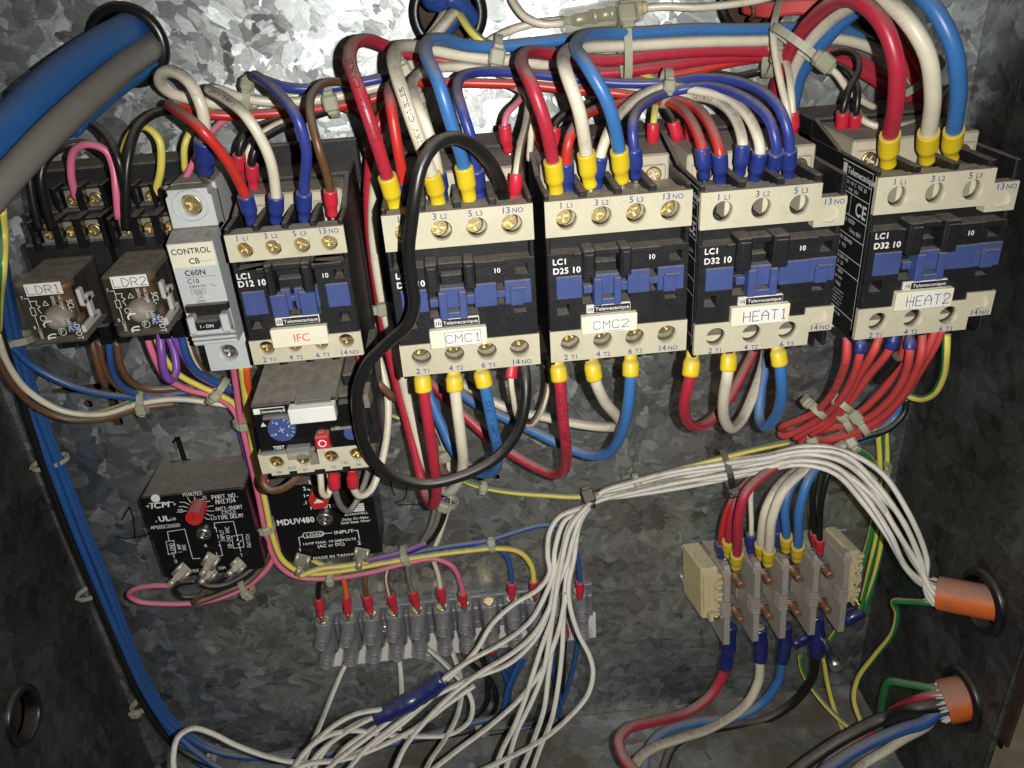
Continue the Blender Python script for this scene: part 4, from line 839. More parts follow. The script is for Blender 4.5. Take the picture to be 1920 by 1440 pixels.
for x in bay:
    part(t, 'bay_floor', skew(MB().box(x - 7.4, x + 7.4, 7.4, 17, -260, -207, .5)), 'taupe_plastic')
    br = part(t, 'busbar', skew(MB().box(x - 5.6, x + 5.6, 16.8, 18.6, -254, -212, .3)), 'steel')
    for z, dt in ((-219.5, 35.5), (-246.5, 36.5)):
        sd = MB(); sd.cyl((x, -17, z), (x, -dt, z), ((0, 2.5), (.40, 2.5), (.45, 2.35), (.5, 2.5), (.55, 2.35), (.6, 2.5), (.66, 2.35), (.72, 2.5), (.8, 2.35), (.88, 2.5), (.96, 2.4), (1, 2.0)), 14); part(br, 'stud', skew(sd), 'stud_copper')
        nt_ = MB(); nt_.cyl((x, -20.2, z), (x, -28.5, z), ((0, 4.8), (.48, 4.8), (.5, 4.2), (.52, 4.8), (.95, 4.8), (1, 4.4)), 6, smooth=False); nt_.cyl((x, -18.7, z), (x, -20.2, z), ((0, 5.8), (1, 5.8)), 18); part(br, 'nut', skew(nt_), 'steel')
def endstop(x0, x1, zt, zb):
    mb = MB(); mb.box(x0, x1, 7.4, 32, zb, zt, 1.0)
    n = int((zt - zb) / 4.4)
    for k in range(n): mb.box(x1 - 3, x1 + 1.6, 9, 34 - (k % 2), zb + 1 + k * 4.4, zb + 3.2 + k * 4.4, .3)
    for k in range(3): mb.box(x0 + 1.0 + k * 3, x0 + 2.4 + k * 3, 31.6, 33, zb + 8 + k * 3, zt - 6 - k * 2, .2)
    mb.box(x0 + 1, x0 + 9, 31.6, 32.8, zb + 10, zb + 11.6, .2); mb.box(x0 + 3, x1 - 1, 30, 36, zb + 1, zb + 7, .5)
    e = part(t, 'end_stop', skew(mb), 'beige'); q = skew(MB().add([((x0 + x1) / 2 + 2, -36, zb + 4)], [])).v[0]; screw(e, q.x, 36.2, q.z, 2.2, 'brass', slot='one')
endstop(149, 159.4, -207, -246); endstop(236.4, 243, -206, -246)
eb = MB(); eb.cyl((232, -14, -276), (230, -50, -280), ((0, 2.2), (.5, 2.2), (.8, 2.2), (.81, 3.4), (1, 3.4)), 12); part(t, 'earth_bolt', eb, 'steel')
# ================================================================== inline fuse holder
a, b_ = U(1056, 42, 24), U(1208, 14, 24)
t = thing('fuse_holder', 'clear in-line fuse holder tied to the top wire bundle', 'fuse holder', a)
mb = MB(); obox(mb, a, a.lerp(b_, .97), (0, 0, 1), 9.5, 9.5, 1.2); part(t, 'housing', mb, 'fuse_clear')
mb = MB(); mb.cyl(a.lerp(b_, .12), a.lerp(b_, .34), ((0, 1.6), (.2, 2.4), (1, 2.4)), 12); mb.cyl(a.lerp(b_, .36), a.lerp(b_, .62), ((0, 3), (.2, 3), (.22, 2.6), (.8, 2.6), (.82, 3), (1, 3)), 14); mb.cyl(a.lerp(b_, .66), a.lerp(b_, .9), ((0, 2.4), (.8, 2.4), (1, 1.5)), 12); part(t, 'fuse', mb, 'tin')
mb = MB(); mb.cyl(a.lerp(b_, .9), a.lerp(b_, 1.03), ((0, 3.2), (.8, 2.6), (1, 2.2)), 14); part(t, 'end_cap', mb, 'beige')
# ================================================================== wires
CRD = dict(b=(2.6, 6.5), Y=(3.35, 14.5), B=(2.85, 12.5), R=(2.5, 11), y=(3.75, 16), V=(3.4, 10), N=(4.0, 15))
WLOG = {}
def W(col, r, pts, label, s=None, e=None, stripe=None, group=None, txt=None, cat='wire', ctrl=None, key=None):
    C = ctrl or [U(*[float(q) for q in p.split(',')]) for p in pts.split()]
    path = spline(C, 2.0 if r < 2 else 2.6)
    full_path = path
    def cut(pp, kind):
        if not kind: return pp
        need = CRD[kind][1] * .42; acc = 0
        for i_, (a, b_) in enumerate(zip(pp, pp[1:])):
            l = (b_ - a).length
            if acc + l > need: return [a.lerp(b_, (need - acc) / l)] + pp[i_ + 1:]
            acc += l
        return pp
    tpath = cut(cut(path, s)[::-1], e)[::-1]
    mb = MB(); n = 10 if r < 2.2 else 14
    if stripe:
        ks = {0, 1, n - 1} if stripe[1] == 1 else set(range(0, n // 2))
        
        n = 12; fr = frames(tpath); rg = []; ph = random.uniform(0, 6)
        ks = {0, 1, n - 1} if stripe[1] == 1 else ({2, 3, 4} if stripe[1] == 3 else set(range(0, n // 2)))
        for i, (p, tt, _a, _b) in enumerate(fr):
            q = CAM - p; q = (q - tt * q.dot(tt)).normalized(); w_ = tt.cross(q); tw = .75 * math.sin(i * .045 + ph)
            rg.append([p + (q * math.cos(2 * math.pi * j / n + tw) + w_ * math.sin(2 * math.pi * j / n + tw)) * r for j in range(n)])
        mb.rings(rg, True, True, 0, lambda j: 1 if j in ks else 0); o = solo('wire', mb, ['w_' + col, 'w_' + stripe[0]], label, cat, origin=path[0], group=group)
    else:
        mb.tube(tpath, r, n); o = solo('wire', mb, 'w_' + col, label, cat, origin=path[0], group=group)
    for end, kind in ((0, s), (1, e)):
        if not kind: continue
        pp = path if end == 0 else path[::-1]
        R, L_ = CRD[kind]; R = max(R, r * 1.24); acc = 0; sub = [pp[0]]
        for a, b_ in zip(pp, pp[1:]):
            l = (b_ - a).length
            if acc + l > L_: sub.append(a.lerp(b_, (L_ - acc) / l)); break
            sub.append(b_); acc += l
        t0 = (pp[0] - pp[1]).normalized(); full = spline([pp[0] + t0 * .6] + sub[::max(1, len(sub) // 3)][1:-1] + [sub[-1]], .9) if len(sub) > 3 else spline([pp[0] + t0 * .6, sub[-1]], .9)
        def prof(f): return R * (.80 if f < .04 else .88 if f < .1 else .86 if f < .30 else (.86 + .16 * min(1, (f - .30) / .12)) if f < .95 else 1.0)
        q = MB(); ff = frames(full, (0.3, -1, 0)); rg = []; rn = random.Random(int(pp[0].x * 100)); sq = rn.uniform(.70, .86); tw = rn.uniform(-.5, .5); fl = rn.uniform(.86, .97)
        for i_, (p_, t_, a_, b2) in enumerate(ff):
            f_ = i_ / (len(ff) - 1); k_ = sq if .10 < f_ < .30 else (sq + (fl - sq) * min(1, (f_ - .3) / .12) if f_ >= .3 else .95); rr_ = prof(f_) * (1.06 if f_ > .42 else 1.0)
            rg.append([p_ + (a_ * math.cos(th + tw) * k_ + b2 * math.sin(th + tw)) * rr_ for th in [2 * math.pi * j / 16 for j in range(16)]])
        q.rings(rg, True); part(o, 'crimp_sleeve', q, {'y': 'c_Y', 'V': 'c_Y', 'b': 'c_B', 'N': 'c_B'}.get(kind, 'c_' + kind))
        q = MB(); q.cyl(pp[0] + t0 * 5.5, pp[0], ((0, R * .35), (.5, R * .55), (1, R * .6)), 10); part(o, 'ferrule', q, 'steel')
    if txt:
        string, s0, size, rev = txt; V, F, w = glyph_geo(string, size, 'b', sx=1.25)
        seq = path[::-1] if rev else path; cum = [0]
        for a, b_ in zip(seq, seq[1:]): cum.append(cum[-1] + (b_ - a).length)
        out = []
        for gx, gy in V:
            ss = min(max(s0 + gx, 0), cum[-1] - .01); i = max(k for k in range(len(cum)) if cum[k] <= ss); i = min(i, len(seq) - 2)
            p = seq[i].lerp(seq[i + 1], (ss - cum[i]) / max(1e-6, cum[i + 1] - cum[i])); tg = (seq[i + 1] - seq[i]).normalized()
            N = (CAM - p); N = (N - tg * N.dot(tg)).normalized(); Bv = N.cross(tg); an = (gy - size / 2) / r
            out.append(p + (N * math.cos(an) + Bv * math.sin(an)) * (r + .06))
        q = MB(); q.add(out, F); part(o, 'lettering', q, 'black_print')
    if key: WLOG[key] = o
    return o
TH, MI, CT = 2.5, 2.05, 1.4; CORN_ = 'coral silicone wires'
GTOP = 'wires above the contactors'
# --- CMC1 upper terminals
W('crimson', TH, '742,388,75 730,345,79 702,255,86 672,165,83 656,115,72 664,82,56 695,76,40 735,91,28 800,108,22 900,124,20 1000,133,19 1130,137,19 1250,123,19 1340,110,18 1450,106,17 1560,112,16 1640,150,15 1700,200,14 1745,270,10', 'thick crimson wire from terminal 1 of CMC1, bent over and into the top bundle', s='Y', txt=('ELECTRA  CABLES', 30, 2.1, False))
W('white', TH, '822,380,75 813,340,79 790,275,86 760,190,86 740,125,75 743,92,56 770,86,40 805,92,29 850,101,25 900,108,23 970,114,21 1050,124,18 1150,122,14 1260,110,12', 'thick white wire from terminal 3 of CMC1, bent over into the top bundle', s='Y', txt=('0.6/1KV  CABLES', 24, 1.8, False))
W('lblue', TH, '880,372,75 868,305,80 850,245,86 822,155,85 800,105,73 803,78,55 832,74,40 880,86,29 930,88,25 1000,81,22 1060,74,20 1150,70,17 1300,62,15 1420,60,14', 'thick light blue wire from terminal 5 of CMC1, bent over into the top bundle', s='Y')
W('red', MI, '768,390,72 758,345,76 746,280,80 733,200,77 730,168,63 742,154,46 775,154,34 850,155,28 985,159,28 1063,167,30 1181,178,34 1255,192,46 1297,228,70 1318,285,82 1320,330,79', 'medium red wire bridging terminal 1 of CMC1 to terminal 1 of HEAT1', s='B', e='B')
W('white', MI, '830,372,72 823,330,76 806,255,83 782,195,79 772,162,66 782,142,50 805,130,38 850,125,28 920,132,24 1000,150,24 1091,162,26 1200,172,31 1285,178,38 1345,190,56 1380,225,72 1393,275,82 1386,325,79', 'medium white wire bridging terminal 3 of CMC1 to terminal 3 of HEAT1', s='B', e='B', txt=('CABLVO', 42, 1.9, True))
W('dblue', MI, '899,366,72 894,325,76 885,265,82 866,205,79 857,165,64 870,142,47 910,134,36 980,137,32 1063,146,31 1160,156,33 1245,155,37 1320,146,46 1400,158,62 1455,195,78 1478,250,84 1478,332,79', 'dark blue wire bridging terminal 5 of CMC1 to terminal 5 of HEAT1', s='B', e='B')
W('black', 2.3, '946,378,76 940,345,84 918,303,96 880,268,104 845,258,108 812,275,112 790,312,115 778,370,117 771,420,116 766,470,114 772,530,112 777,570,111 765,608,110 730,640,107 690,682,105 671,730,104 671,780,102 686,840,100 722,884,98 790,907,96 860,895,94 930,860,92 970,810,90 985,755,87 985,705,82 978,668,74', 'loose black cable looping across the front of CMC1 from top to bottom terminal')
W('brown', 1.6, '965,375,74 968,330,76 975,280,70 988,225,55 990,185,42 975,168,30 950,158,22', 'brown and white wire in red sleeve at terminal 13 of CMC1', s='R', stripe=('white', 1))
W('pink', CT, '954,282,44 946,245,46 950,215,44 972,190,38 980,172,30 965,160,22', 'pink wire dropping into the red sleeve behind CMC1', s='R')
W('white', CT, '992,300,40 996,250,42 997,205,40 990,180,34 975,168,26', 'thin white wire behind the brown and white wire at CMC1')
# --- CMC2 upper terminals
W('crimson', TH, '1043,360,75 1036,300,80 1020,225,86 995,155,83 979,122,70 985,100,53 1012,98,40 1060,105,31 1130,113,27 1250,101,24 1340,95,22 1440,96,20 1520,98,18 1590,104,16 1660,145,14 1715,190,12', 'thick crimson wire from terminal 1 of CMC2, bent over into the top bundle', s='Y')
W('white', TH, '1106,347,75 1098,280,80 1085,205,86 1062,138,83 1056,110,70 1069,92,52 1100,88,39 1180,85,29 1300,78,25 1440,75,22 1510,72,20 1580,74,18 1640,92,16 1690,125,14 1740,190,10', 'thick white wire from terminal 3 of CMC2, bent over into the top bundle', s='Y')
W('lblue', TH, '1166,338,75 1160,275,81 1138,190,88 1100,122,84 1080,92,68 1090,70,52 1122,63,39 1180,62,31 1300,55,27 1400,55,25 1500,52,21 1560,50,18 1620,68,14 1680,95,10', 'thick light blue wire from terminal 5 of CMC2, bent over into the top bundle', s='Y')
W('red', MI, '1066,358,73 1061,310,76 1067,262,77 1088,225,67 1122,204,53 1180,192,43 1240,186,42 1295,196,54 1332,236,74 1350,290,83 1350,338,79', 'medium red wire bridging terminal 1 of CMC2 to terminal 1 of HEAT1', s='B', e='B')
W('white', MI, '1118,348,73 1125,295,76 1142,245,73 1172,203,59 1212,174,47 1250,163,43 1300,168,48 1362,184,60 1405,222,75 1425,278,83 1414,338,79', 'medium white wire bridging terminal 3 of CMC2 to terminal 3 of HEAT1', s='B', e='B')
W('dblue', MI, '1192,330,73 1190,290,77 1186,240,76 1194,210,67 1222,186,54 1260,172,46 1320,162,50 1385,178,66 1438,218,80 1455,270,85 1450,332,79', 'dark blue wire bridging terminal 5 of CMC2 to terminal 5 of HEAT1', s='B', e='B')
W('black', CT, '1046,285,44 1040,240,46 1060,215,42 1100,195,36 1150,185,28 1200,180,20', 'black wire in the red sleeve behind terminal 1 of CMC2', s='R')
W('crimson', CT, '1018,280,42 1012,240,44 1010,205,40 1000,180,30', 'thin crimson wire in a red sleeve hidden behind CMC2', s='R')
W('yellow', CT, '1224,278,44 1225,235,46 1228,205,42 1232,180,34 1235,155,24 1200,137,14 1150,138,10', 'yellow wire in the red sleeve above terminal 13 of CMC2', s='R')
W('black', CT, '1272,272,44 1265,235,46 1252,210,42 1235,190,34 1200,180,24', 'black wire in the red sleeve between CMC2 and HEAT1', s='R')
W('black', CT, '1297,278,44 1296,240,46 1290,215,42 1275,195,34 1250,185,24', 'black wire in the red sleeve behind terminal 1 of HEAT1', s='R')
# --- HEAT1 thin coil wires and HEAT2 upper terminals
W('white', 1.5, '1478,250,48 1476,205,50 1466,165,46 1455,110,40 1450,60,34 1457,20,24 1465,-12,8', 'thin white wire dropping behind HEAT1 from above the bundle')
W('white', 1.5, '1488,256,46 1486,215,48 1482,160,44 1475,120,36 1462,95,28 1440,90,20', 'thin white wire in the red sleeve at the right of HEAT1', s='R')
W('black', CT, '1578,254,46 1581,205,49 1594,165,47 1610,130,42 1605,105,36 1585,97,30 1550,105,22 1525,108,15', 'black wire in the left of two red sleeves on HEAT2', s='R')
W('black', CT, '1601,256,46 1606,205,50 1608,170,48 1597,140,42 1570,122,32 1540,115,22 1500,120,16 1440,130,12 1370,145,8', 'black wire in the right of two red sleeves on HEAT2', s='R')
W('white', 1.5, '1520,113,30 1545,120,34 1570,140,36 1585,162,36 1610,185,34 1640,202,30', 'thin white wire crossing behind the black wires of HEAT2')
W('white', 1.5, '1607,205,44 1615,222,48 1640,235,52 1672,237,52 1705,231,46 1735,224,36', 'thin white wire running behind the yellow sleeves of HEAT2')
W('white', 1.5, '1530,118,24 1560,135,24 1600,170,20 1632,198,12', 'second thin white wire sloping down to HEAT2')
HR = 2.95
W('red', 2.0, '1150,158,14 1230,146,16 1310,131,17 1390,114,17 1450,108,15 1500,112,12', 'vermilion wire lowest in the top bundle right of the CMC2 tie')
W('black', 1.3, '1270,128,8 1330,134,10 1390,142,11 1450,128,11 1510,112,10', 'thin black wire slanting under the top bundle behind HEAT1')
W('black', 1.3, '1290,142,8 1350,150,10 1410,140,11 1460,124,11', 'second thin black wire under the top bundle behind HEAT1')
W('crimson', 2.2, '1470,120,22 1456,150,20 1450,185,16 1452,235,10', 'crimson wire dropping behind the dark blue bridging wires')
W('coral', 1.9, '1640,10,24 1700,60,26 1740,120,26 1762,185,22 1770,250,16 1768,320,8', 'coral wire curving down beside the fat white HEAT2 wire', group=CORN_)
W('coral', 1.9, '1660,30,20 1706,92,22 1736,150,20 1750,215,16 1756,290,8', 'coral wire tucked behind the fat white HEAT2 wire', group=CORN_)
W('white', 1.5, '1722,228,38 1745,205,34 1768,172,30 1778,165,26 1772,200,20 1765,260,12', 'thin white wire looping between the fat white and blue wires')
W('crimson', HR, '1665,308,80 1668,260,86 1680,190,97 1680,115,101 1655,45,97 1612,2,88 1575,0,74 1545,18,62 1512,50,49 1490,80,40 1472,115,32 1460,160,25 1450,235,14', 'fat crimson wire arching up from terminal 1 of HEAT2', s='y')
W('white', HR, '1738,300,80 1740,258,86 1749,180,98 1738,100,102 1703,40,98 1662,2,89 1625,-2,76 1592,12,64 1560,33,54 1528,65,44 1503,100,35 1487,135,28 1478,190,20 1465,240,12', 'fat white wire arching up from terminal 3 of HEAT2', s='y')
W('lblue', HR, '1782,296,80 1787,255,86 1797,170,98 1788,90,102 1755,22,98 1712,-20,90 1665,-15,77 1618,10,63 1573,46,52 1538,86,43 1518,115,35 1500,142,28 1488,190,20 1478,240,12', 'fat light blue wire arching up from terminal 5 of HEAT2', s='y')
CORN = 'coral silicone wires'
for i, (dv, lab) in enumerate(((0, 'topmost coral silicone wire from the grommet above HEAT1'), (9, 'coral silicone wire just under the topmost one above HEAT1'), (18, 'coral silicone wire in the middle of the run round HEAT2'), (27, 'coral silicone wire lying nearest the panel round HEAT2'))):
    W('coral', 1.9, f'1395,{8+dv*.4},-4 1440,{12+dv*.5},8 1500,{6+dv*.5},16 1570,{6+dv},20 1635,{22+dv*1.1},20 {1685-dv*.4},{62+dv*1.2},18 {1728-dv*.5},{125+dv},15 {1750-dv*.4},{200+dv},12 {1768-dv*.4},290,8', lab, group=CORN)
W('black', 4.2, '1598,26,22 1625,42,22 1655,60,22', 'short black heat-shrink sleeve on the coral wires beside HEAT2', cat='sleeve')
W('yellow', 1.7, '1655,20,14 1690,55,22 1725,100,26 1748,145,24 1770,180,18 1790,235,12 1800,300,8', 'green and yellow earth wire running down beside the coral wires', stripe=('green', 3))
W('brown', 1.0, '1408,8,3 1414,20,8 1412,30,6 1405,38,2', 'thin brown twist at the grommet above HEAT1')
# --- IFC upper terminals
W('red', MI, '473,418,66 458,362,70 425,300,76 375,240,80 332,208,66 318,196,50 335,200,38 375,212,30 430,217,26 500,213,24 560,209,22 615,202,21 690,188,20 745,170,18 790,160,14', 'red wire from terminal 1 of IFC, hooked back into the bundle', s='B')
W('white', MI, '517,415,66 517,362,71 503,290,78 465,222,79 420,183,66 392,168,52 410,168,40 450,182,30 500,190,26 560,190,25 620,183,23 700,165,21 760,148,18 800,138,14', 'white wire from terminal 3 of IFC, hooked back into the bundle', s='B', txt=('CABLES  F1040T', 52, 1.6, False))
W('dblue', MI, '571,412,66 570,350,71 574,280,79 556,220,80 525,178,69 488,147,53 477,142,45 500,152,34 540,164,28 600,166,25 660,158,23 720,146,21 760,138,16', 'dark blue wire from terminal 5 of IFC, hooked back into the bundle', s='B')
W('brown', 1.7, '623,402,66 617,345,70 598,280,74 582,215,68 586,175,54 615,154,40 655,158,30 685,182,22 710,210,16', 'brown wire in red sleeve at terminal 13 of IFC', s='R')
W('brown', CT, '640,202,18 665,212,18 690,240,16 705,290,12', 'thin brown wire curving down beside the crimson CMC1 wire')
W('black', 1.5, '476,352,42 473,300,46 484,270,44 520,245,36 560,228,28 620,208,20', 'black wire in the red sleeve behind terminal 1 of IFC', s='R')
W('black', 1.5, '455,330,34 448,300,38 452,268,38 470,245,34 510,228,26 560,215,20', 'black wire arching behind the white wire of IFC', s='R')
W('brown', 1.4, '462,320,34 465,285,36 485,255,32 520,232,26 570,216,18', 'brown and white wire arching behind IFC', stripe=('white', 1))
W('white', 2.3, '385,320,50 385,265,56 379,205,60 358,158,58 328,135,52 305,137,46 300,155,40 322,175,34 370,188,28 420,196,24 480,193,20', 'looped white wire with blue sleeve into the top of the breaker', s='N')
W('yellow', CT, '430,188,16 400,202,20 366,232,28 347,270,34 346,320,30', 'yellow wire curving down behind the breaker')
W('pink', CT, '470,205,14 425,222,20 390,255,28 365,300,34 345,340,34', 'pink wire crossing behind the breaker')
W('black', CT, '385,245,16 368,270,20 358,300,22 355,330,22', 'black wire half hidden behind the yellow breaker wire')
# --- relays upper wires
W('black', 1.8, '238,420,48 236,370,50 222,300,52 200,255,46 165,228,36 125,218,24 100,222,14', 'black wire arching over from the LDR2 socket to the left')
W('black', 1.8, '98,430,48 84,380,50 76,330,50 90,295,46 125,273,40 165,270,36 195,290,32 208,320,28', 'black wire looping from the LDR1 socket over the pink wire')
W('black', 1.8, '75,432,44 62,380,44 55,320,42 62,280,36 80,250,26', 'black wire rising at the left of the LDR1 socket')
W('black', 1.8, '237,430,50 236,370,52 240,300,50 258,240,42 290,213,32 325,207,24 350,215,18', 'black wire rising from the LDR2 socket to the red IFC wire')
W('pink', CT + .2, '143,372,34 133,325,38 138,285,40 165,270,42 198,282,42 212,312,42 218,360,44 222,410,44', 'pink wire looping over the LDR1 socket')
W('yellow', CT + .2, '290,366,34 302,310,38 298,262,38 275,238,36 250,246,32 234,275,28 226,320,22', 'yellow wire looping over the LDR2 socket')
# --- big incoming cables
W('bigblue', 7.6, '268,30,-22 243,58,0 190,90,20 102,156,46 8,249,70 -50,312,84 -90,365,92', 'fat blue cable out of the grommet at the left', cat='cable')
W('biggrey', 5.4, '300,60,-22 284,88,0 240,120,22 195,157,40 102,241,68 17,332,88 -30,386,98 -60,425,104', 'fat grey cable beside the blue one at the left', cat='cable')
W('bigblue', 4.2, '296,96,-15 285,114,0 232,152,14 178,196,30 130,242,44', 'thinner blue cable under the fat grey one', cat='cable')
W('yellow', 1.8, '2,392,84 6,440,80 4,500,88 -2,560,76 -5,620,66', 'green and yellow earth wire at the far left edge', stripe=('green', 2))
# --- centre grommet and fuse
W('white', 2.3, '858,10,-8 846,28,4 820,60,14 790,92,20 775,115,18 760,150,14', 'white wire slanting out of the shiny centre grommet')
W('white', 1.4, '835,12,-6 822,40,4 800,72,10 782,98,12 770,130,10', 'thin white wire slanting out of the shiny centre grommet')
W('navy', 2.3, '868,22,-8 850,48,4 826,72,10 806,95,10', 'blue wire slanting out of the shiny centre grommet')
W('red', 1.4, '858,18,-6 842,40,3 822,62,6', 'thin red wire in the shiny centre grommet')
W('navy', 3.2, '800,-5,-4 812,8,2 830,5,4 845,-12,6', 'dark blue wire curling at the top of the centre grommet')
W('navy', 3.0, '835,-4,6 868,10,4 890,38,0 905,60,-6', 'dark blue wire along the right of the centre grommet')
W('green', 1.9, '855,8,-5 868,35,6 885,60,12 905,78,14 930,88,12', 'green and yellow earth wire out of the centre grommet', stripe=('yellow', 2))
W('white', 1.7, '955,-12,14 968,12,18 988,34,22 1020,45,24 1056,43,24', 'white wire curving down into the fuse holder')
W('white', 1.7, '915,78,10 945,62,12 985,48,14 1050,38,12 1110,44,8 1180,40,6', 'white wire passing under the fuse holder')
W('white', 1.6, '1208,15,24 1250,12,26 1300,14,28 1370,8,28 1430,-2,28 1470,-14,26', 'white wire leaving the right end of the fuse holder')
# --- between IFC and CMC1 plus CMC1 lower terminals
GLOW = 'wires below the contactors'
W('crimson', TH, '790,688,80 794,730,84 804,800,84 814,870,78 818,925,68 810,947,58 797,925,46 776,840,36 756,762,30 737,690,26 718,600,23 702,500,22 692,400,24 694,310,26 708,240,28 735,185,24 770,140,18', 'thick crimson wire from lower terminal 2 of CMC1, looped back and up past IFC', s='V')
W('white', TH, '850,688,80 854,740,84 864,820,82 868,870,74 858,905,64 838,922,54 815,900,44 792,850,37 770,770,31 748,680,28 728,610,26 710,520,25 700,430,25 705,340,27 722,260,27 752,185,22 785,140,16', 'thick white wire from lower terminal 4 of CMC1, looped back and up past IFC', s='V')
W('lblue', TH, '898,680,80 908,720,84 924,800,82 934,855,72 922,885,60 895,885,50 855,850,40 825,790,33 800,730,27 772,680,20 742,610,18 725,540,18 716,460,18 714,380,19 722,310,20 738,240,18', 'thick light blue wire from lower terminal 6 of CMC1, looped back and up past IFC', s='V', txt=('O.C  F1040T   CABLES', 16, 2.1, False))
W('brown', 1.5, '965,664,72 958,705,78 963,747,76 969,776,70 982,794,62 998,794,54 1015,769,46 1027,721,40 1022,675,32', 'brown and white wire looping from terminal 14 of CMC1 to behind CMC2', s='R', stripe=('white', 1))
W('white', 1.8, '693,620,30 702,648,32 716,690,36 727,745,42 726,810,50 712,880,60 694,920,66 676,930,70 664,918,73 660,880,76', 'white wire sweeping from the red sleeve at overload terminal 96 up past IFC', e='R')
W('grey', 1.5, '625,880,76 629,920,74 640,950,70 655,958,66 670,938,62 684,905,56 692,875,48', 'grey wire looping from the red sleeve at overload terminal 95', s='R')
W('white', 1.5, '600,872,76 602,905,76 605,926,74 614,930,72 620,912,70 618,888,70', 'short white wire hooked under overload terminal 95')
W('brown', 1.7, '498,880,70 494,905,72 505,919,74 530,916,76 553,900,76 570,880,74', 'brown wire looped from overload terminal 98 to 97')
W('brown', 1.8, '690,704,52 712,722,54 738,746,54', 'cut brown wire stub beside the overload relay')
W('red', 1.2, '672,650,64 680,672,64 688,696,60', 'red sleeve on terminal 14 of IFC', s='R')
W('brown', 1.4, '700,640,22 712,700,26 730,740,28 742,750,26', 'brown wire behind the white one beside the overload relay')
W('blue', 1.5, '700,870,34 702,900,34 696,930,30', 'short blue wire under the overload relay')
W('grey', 1.4, '780,780,14 800,800,14 815,830,14 820,870,14 818,930,16 808,985,18 790,1020,18', 'grey wire dropping behind the crimson CMC1 loop')
W('white', 1.4, '790,740,12 812,790,12 830,830,12 842,880,12 842,940,14 826,1000,14 812,1040,14 822,1080,14 830,1128,15', 'white wire dropping from behind CMC1 to the terminal strip', e='R')
W('brown', 2.6, '818,868,20 835,890,22 850,905,22', 'brown sleeve on the wires behind the CMC1 loops', cat='sleeve')
W('yellow', 1.4, '730,778,14 745,784,16 770,792,14', 'green and yellow wire glimpsed behind the overload relay', stripe=('green', 2))
W('grey', 1.3, '720,805,14 745,795,16 775,790,14', 'grey wire glimpsed behind the overload relay')
# --- CMC2 lower terminals
W('crimson', TH, '1044,670,80 1050,720,84 1056,790,84 1062,850,76 1056,884,64 1035,888,54 985,865,43 920,822,34 860,768,26 812,722,18 780,690,12', 'thick crimson wire from lower terminal 2 of CMC2, looping back under CMC1', s='V', txt=('ELECTRA  F1040T  CABLES', 14, 2.0, False))
W('white', TH, '1108,666,80 1114,705,84 1132,750,78 1158,782,66 1162,798,56 1130,800,47 1080,794,40 1027,783,34 963,769,28 921,750,24 866,717,16', 'thick white wire from lower terminal 4 of CMC2, turning back under CMC1', s='V')
W('lblue', TH, '1183,660,80 1182,710,84 1176,770,82 1162,820,73 1138,850,62 1105,853,53 1060,837,45 1000,808,37 940,780,30 885,752,23 840,715,14', 'thick light blue wire from lower terminal 6 of CMC2, looping back under CMC1', s='V')
# --- HEAT1 lower terminals
W('crimson', TH, '1299,660,86 1294,705,90 1283,755,86 1288,788,77 1308,800,67 1340,782,55 1368,745,46 1392,700,38 1412,660,30 1425,620,20', 'crimson wire from lower terminal 2 of HEAT1 in a U-turn', s='V')
W('white', TH, '1368,650,86 1365,695,90 1357,745,85 1358,785,76 1372,803,67 1392,785,57 1413,738,48 1430,690,40 1437,655,32 1440,610,22', 'white wire from lower terminal 4 of HEAT1 in a U-turn', s='V')
W('lblue', TH, '1456,640,86 1463,690,90 1465,745,85 1452,785,74 1434,800,65 1424,785,56 1426,735,48 1435,685,40 1440,650,32 1445,610,22', 'light blue wire from lower terminal 6 of HEAT1 in a U-turn', s='V')
# --- HEAT2 lower: coral silicone bundle
cor = [('1588,632,82 1588,665,84 1575,710,76 1553,748,62 1525,775,48 1490,790,38 1466,800,30 1470,806,24 1500,806,20', 'coral wire printed with black lettering under HEAT2'),
       ('1615,632,82 1612,665,84 1596,715,74 1570,755,60 1540,782,46 1500,806,34 1468,818,26 1462,812,22', 'coral wire beside the printed one under HEAT2'),
       ('1650,628,82 1640,655,84 1610,705,72 1586,750,58 1558,785,44 1520,805,34 1490,822,26', 'coral wire from the middle of terminal 2 of HEAT2'),
       ('1680,626,82 1668,655,82 1628,705,70 1592,755,56 1560,790,44 1520,815,32', 'coral wire from the left of terminal 4 of HEAT2'),
       ('1702,628,80 1692,665,76 1668,715,66 1625,762,54 1585,790,42 1530,806,30 1500,830,22', 'coral wire bowing behind the tie heads under HEAT2'),
       ('1706,625,84 1706,660,88 1694,710,80 1660,758,66 1615,790,52 1560,802,40 1520,812,30', 'coral wire hanging straight from terminal 4 of HEAT2'),
       ('1730,624,84 1728,660,88 1716,700,82 1690,745,70 1650,785,56 1600,812,44 1550,824,34 1525,822,26', 'coral wire hanging beside the straight one under HEAT2'),
       ('1755,615,80 1742,650,80 1720,690,72 1690,735,60 1640,780,48 1590,810,36 1540,825,28', 'coral wire bending behind the straight ones, below the HEAT2 digit 6'),
       ('1768,614,78 1752,650,76 1728,690,68 1700,735,56 1650,790,44 1600,820,34', 'coral wire from the right of terminal 6 of HEAT2')]
for i, (p, lab) in enumerate(cor): W('coral', 1.85, p, lab, s='b' if i in (1, 3, 5) else None, group='coral wires under HEAT2', txt=('SILICABLE  SIF  VDE', 12, 1.7, False) if i == 0 else None)
W('black', 2.6, '1685,668,76 1668,690,70 1646,712,64', 'black heat-shrink sleeve on the coral wires under HEAT2', cat='sleeve')
W('crimson', 1.9, '1470,850,20 1500,838,22 1540,832,24 1590,815,26 1625,800,24', 'crimson wire running under the coral bundle into the terminal block area')
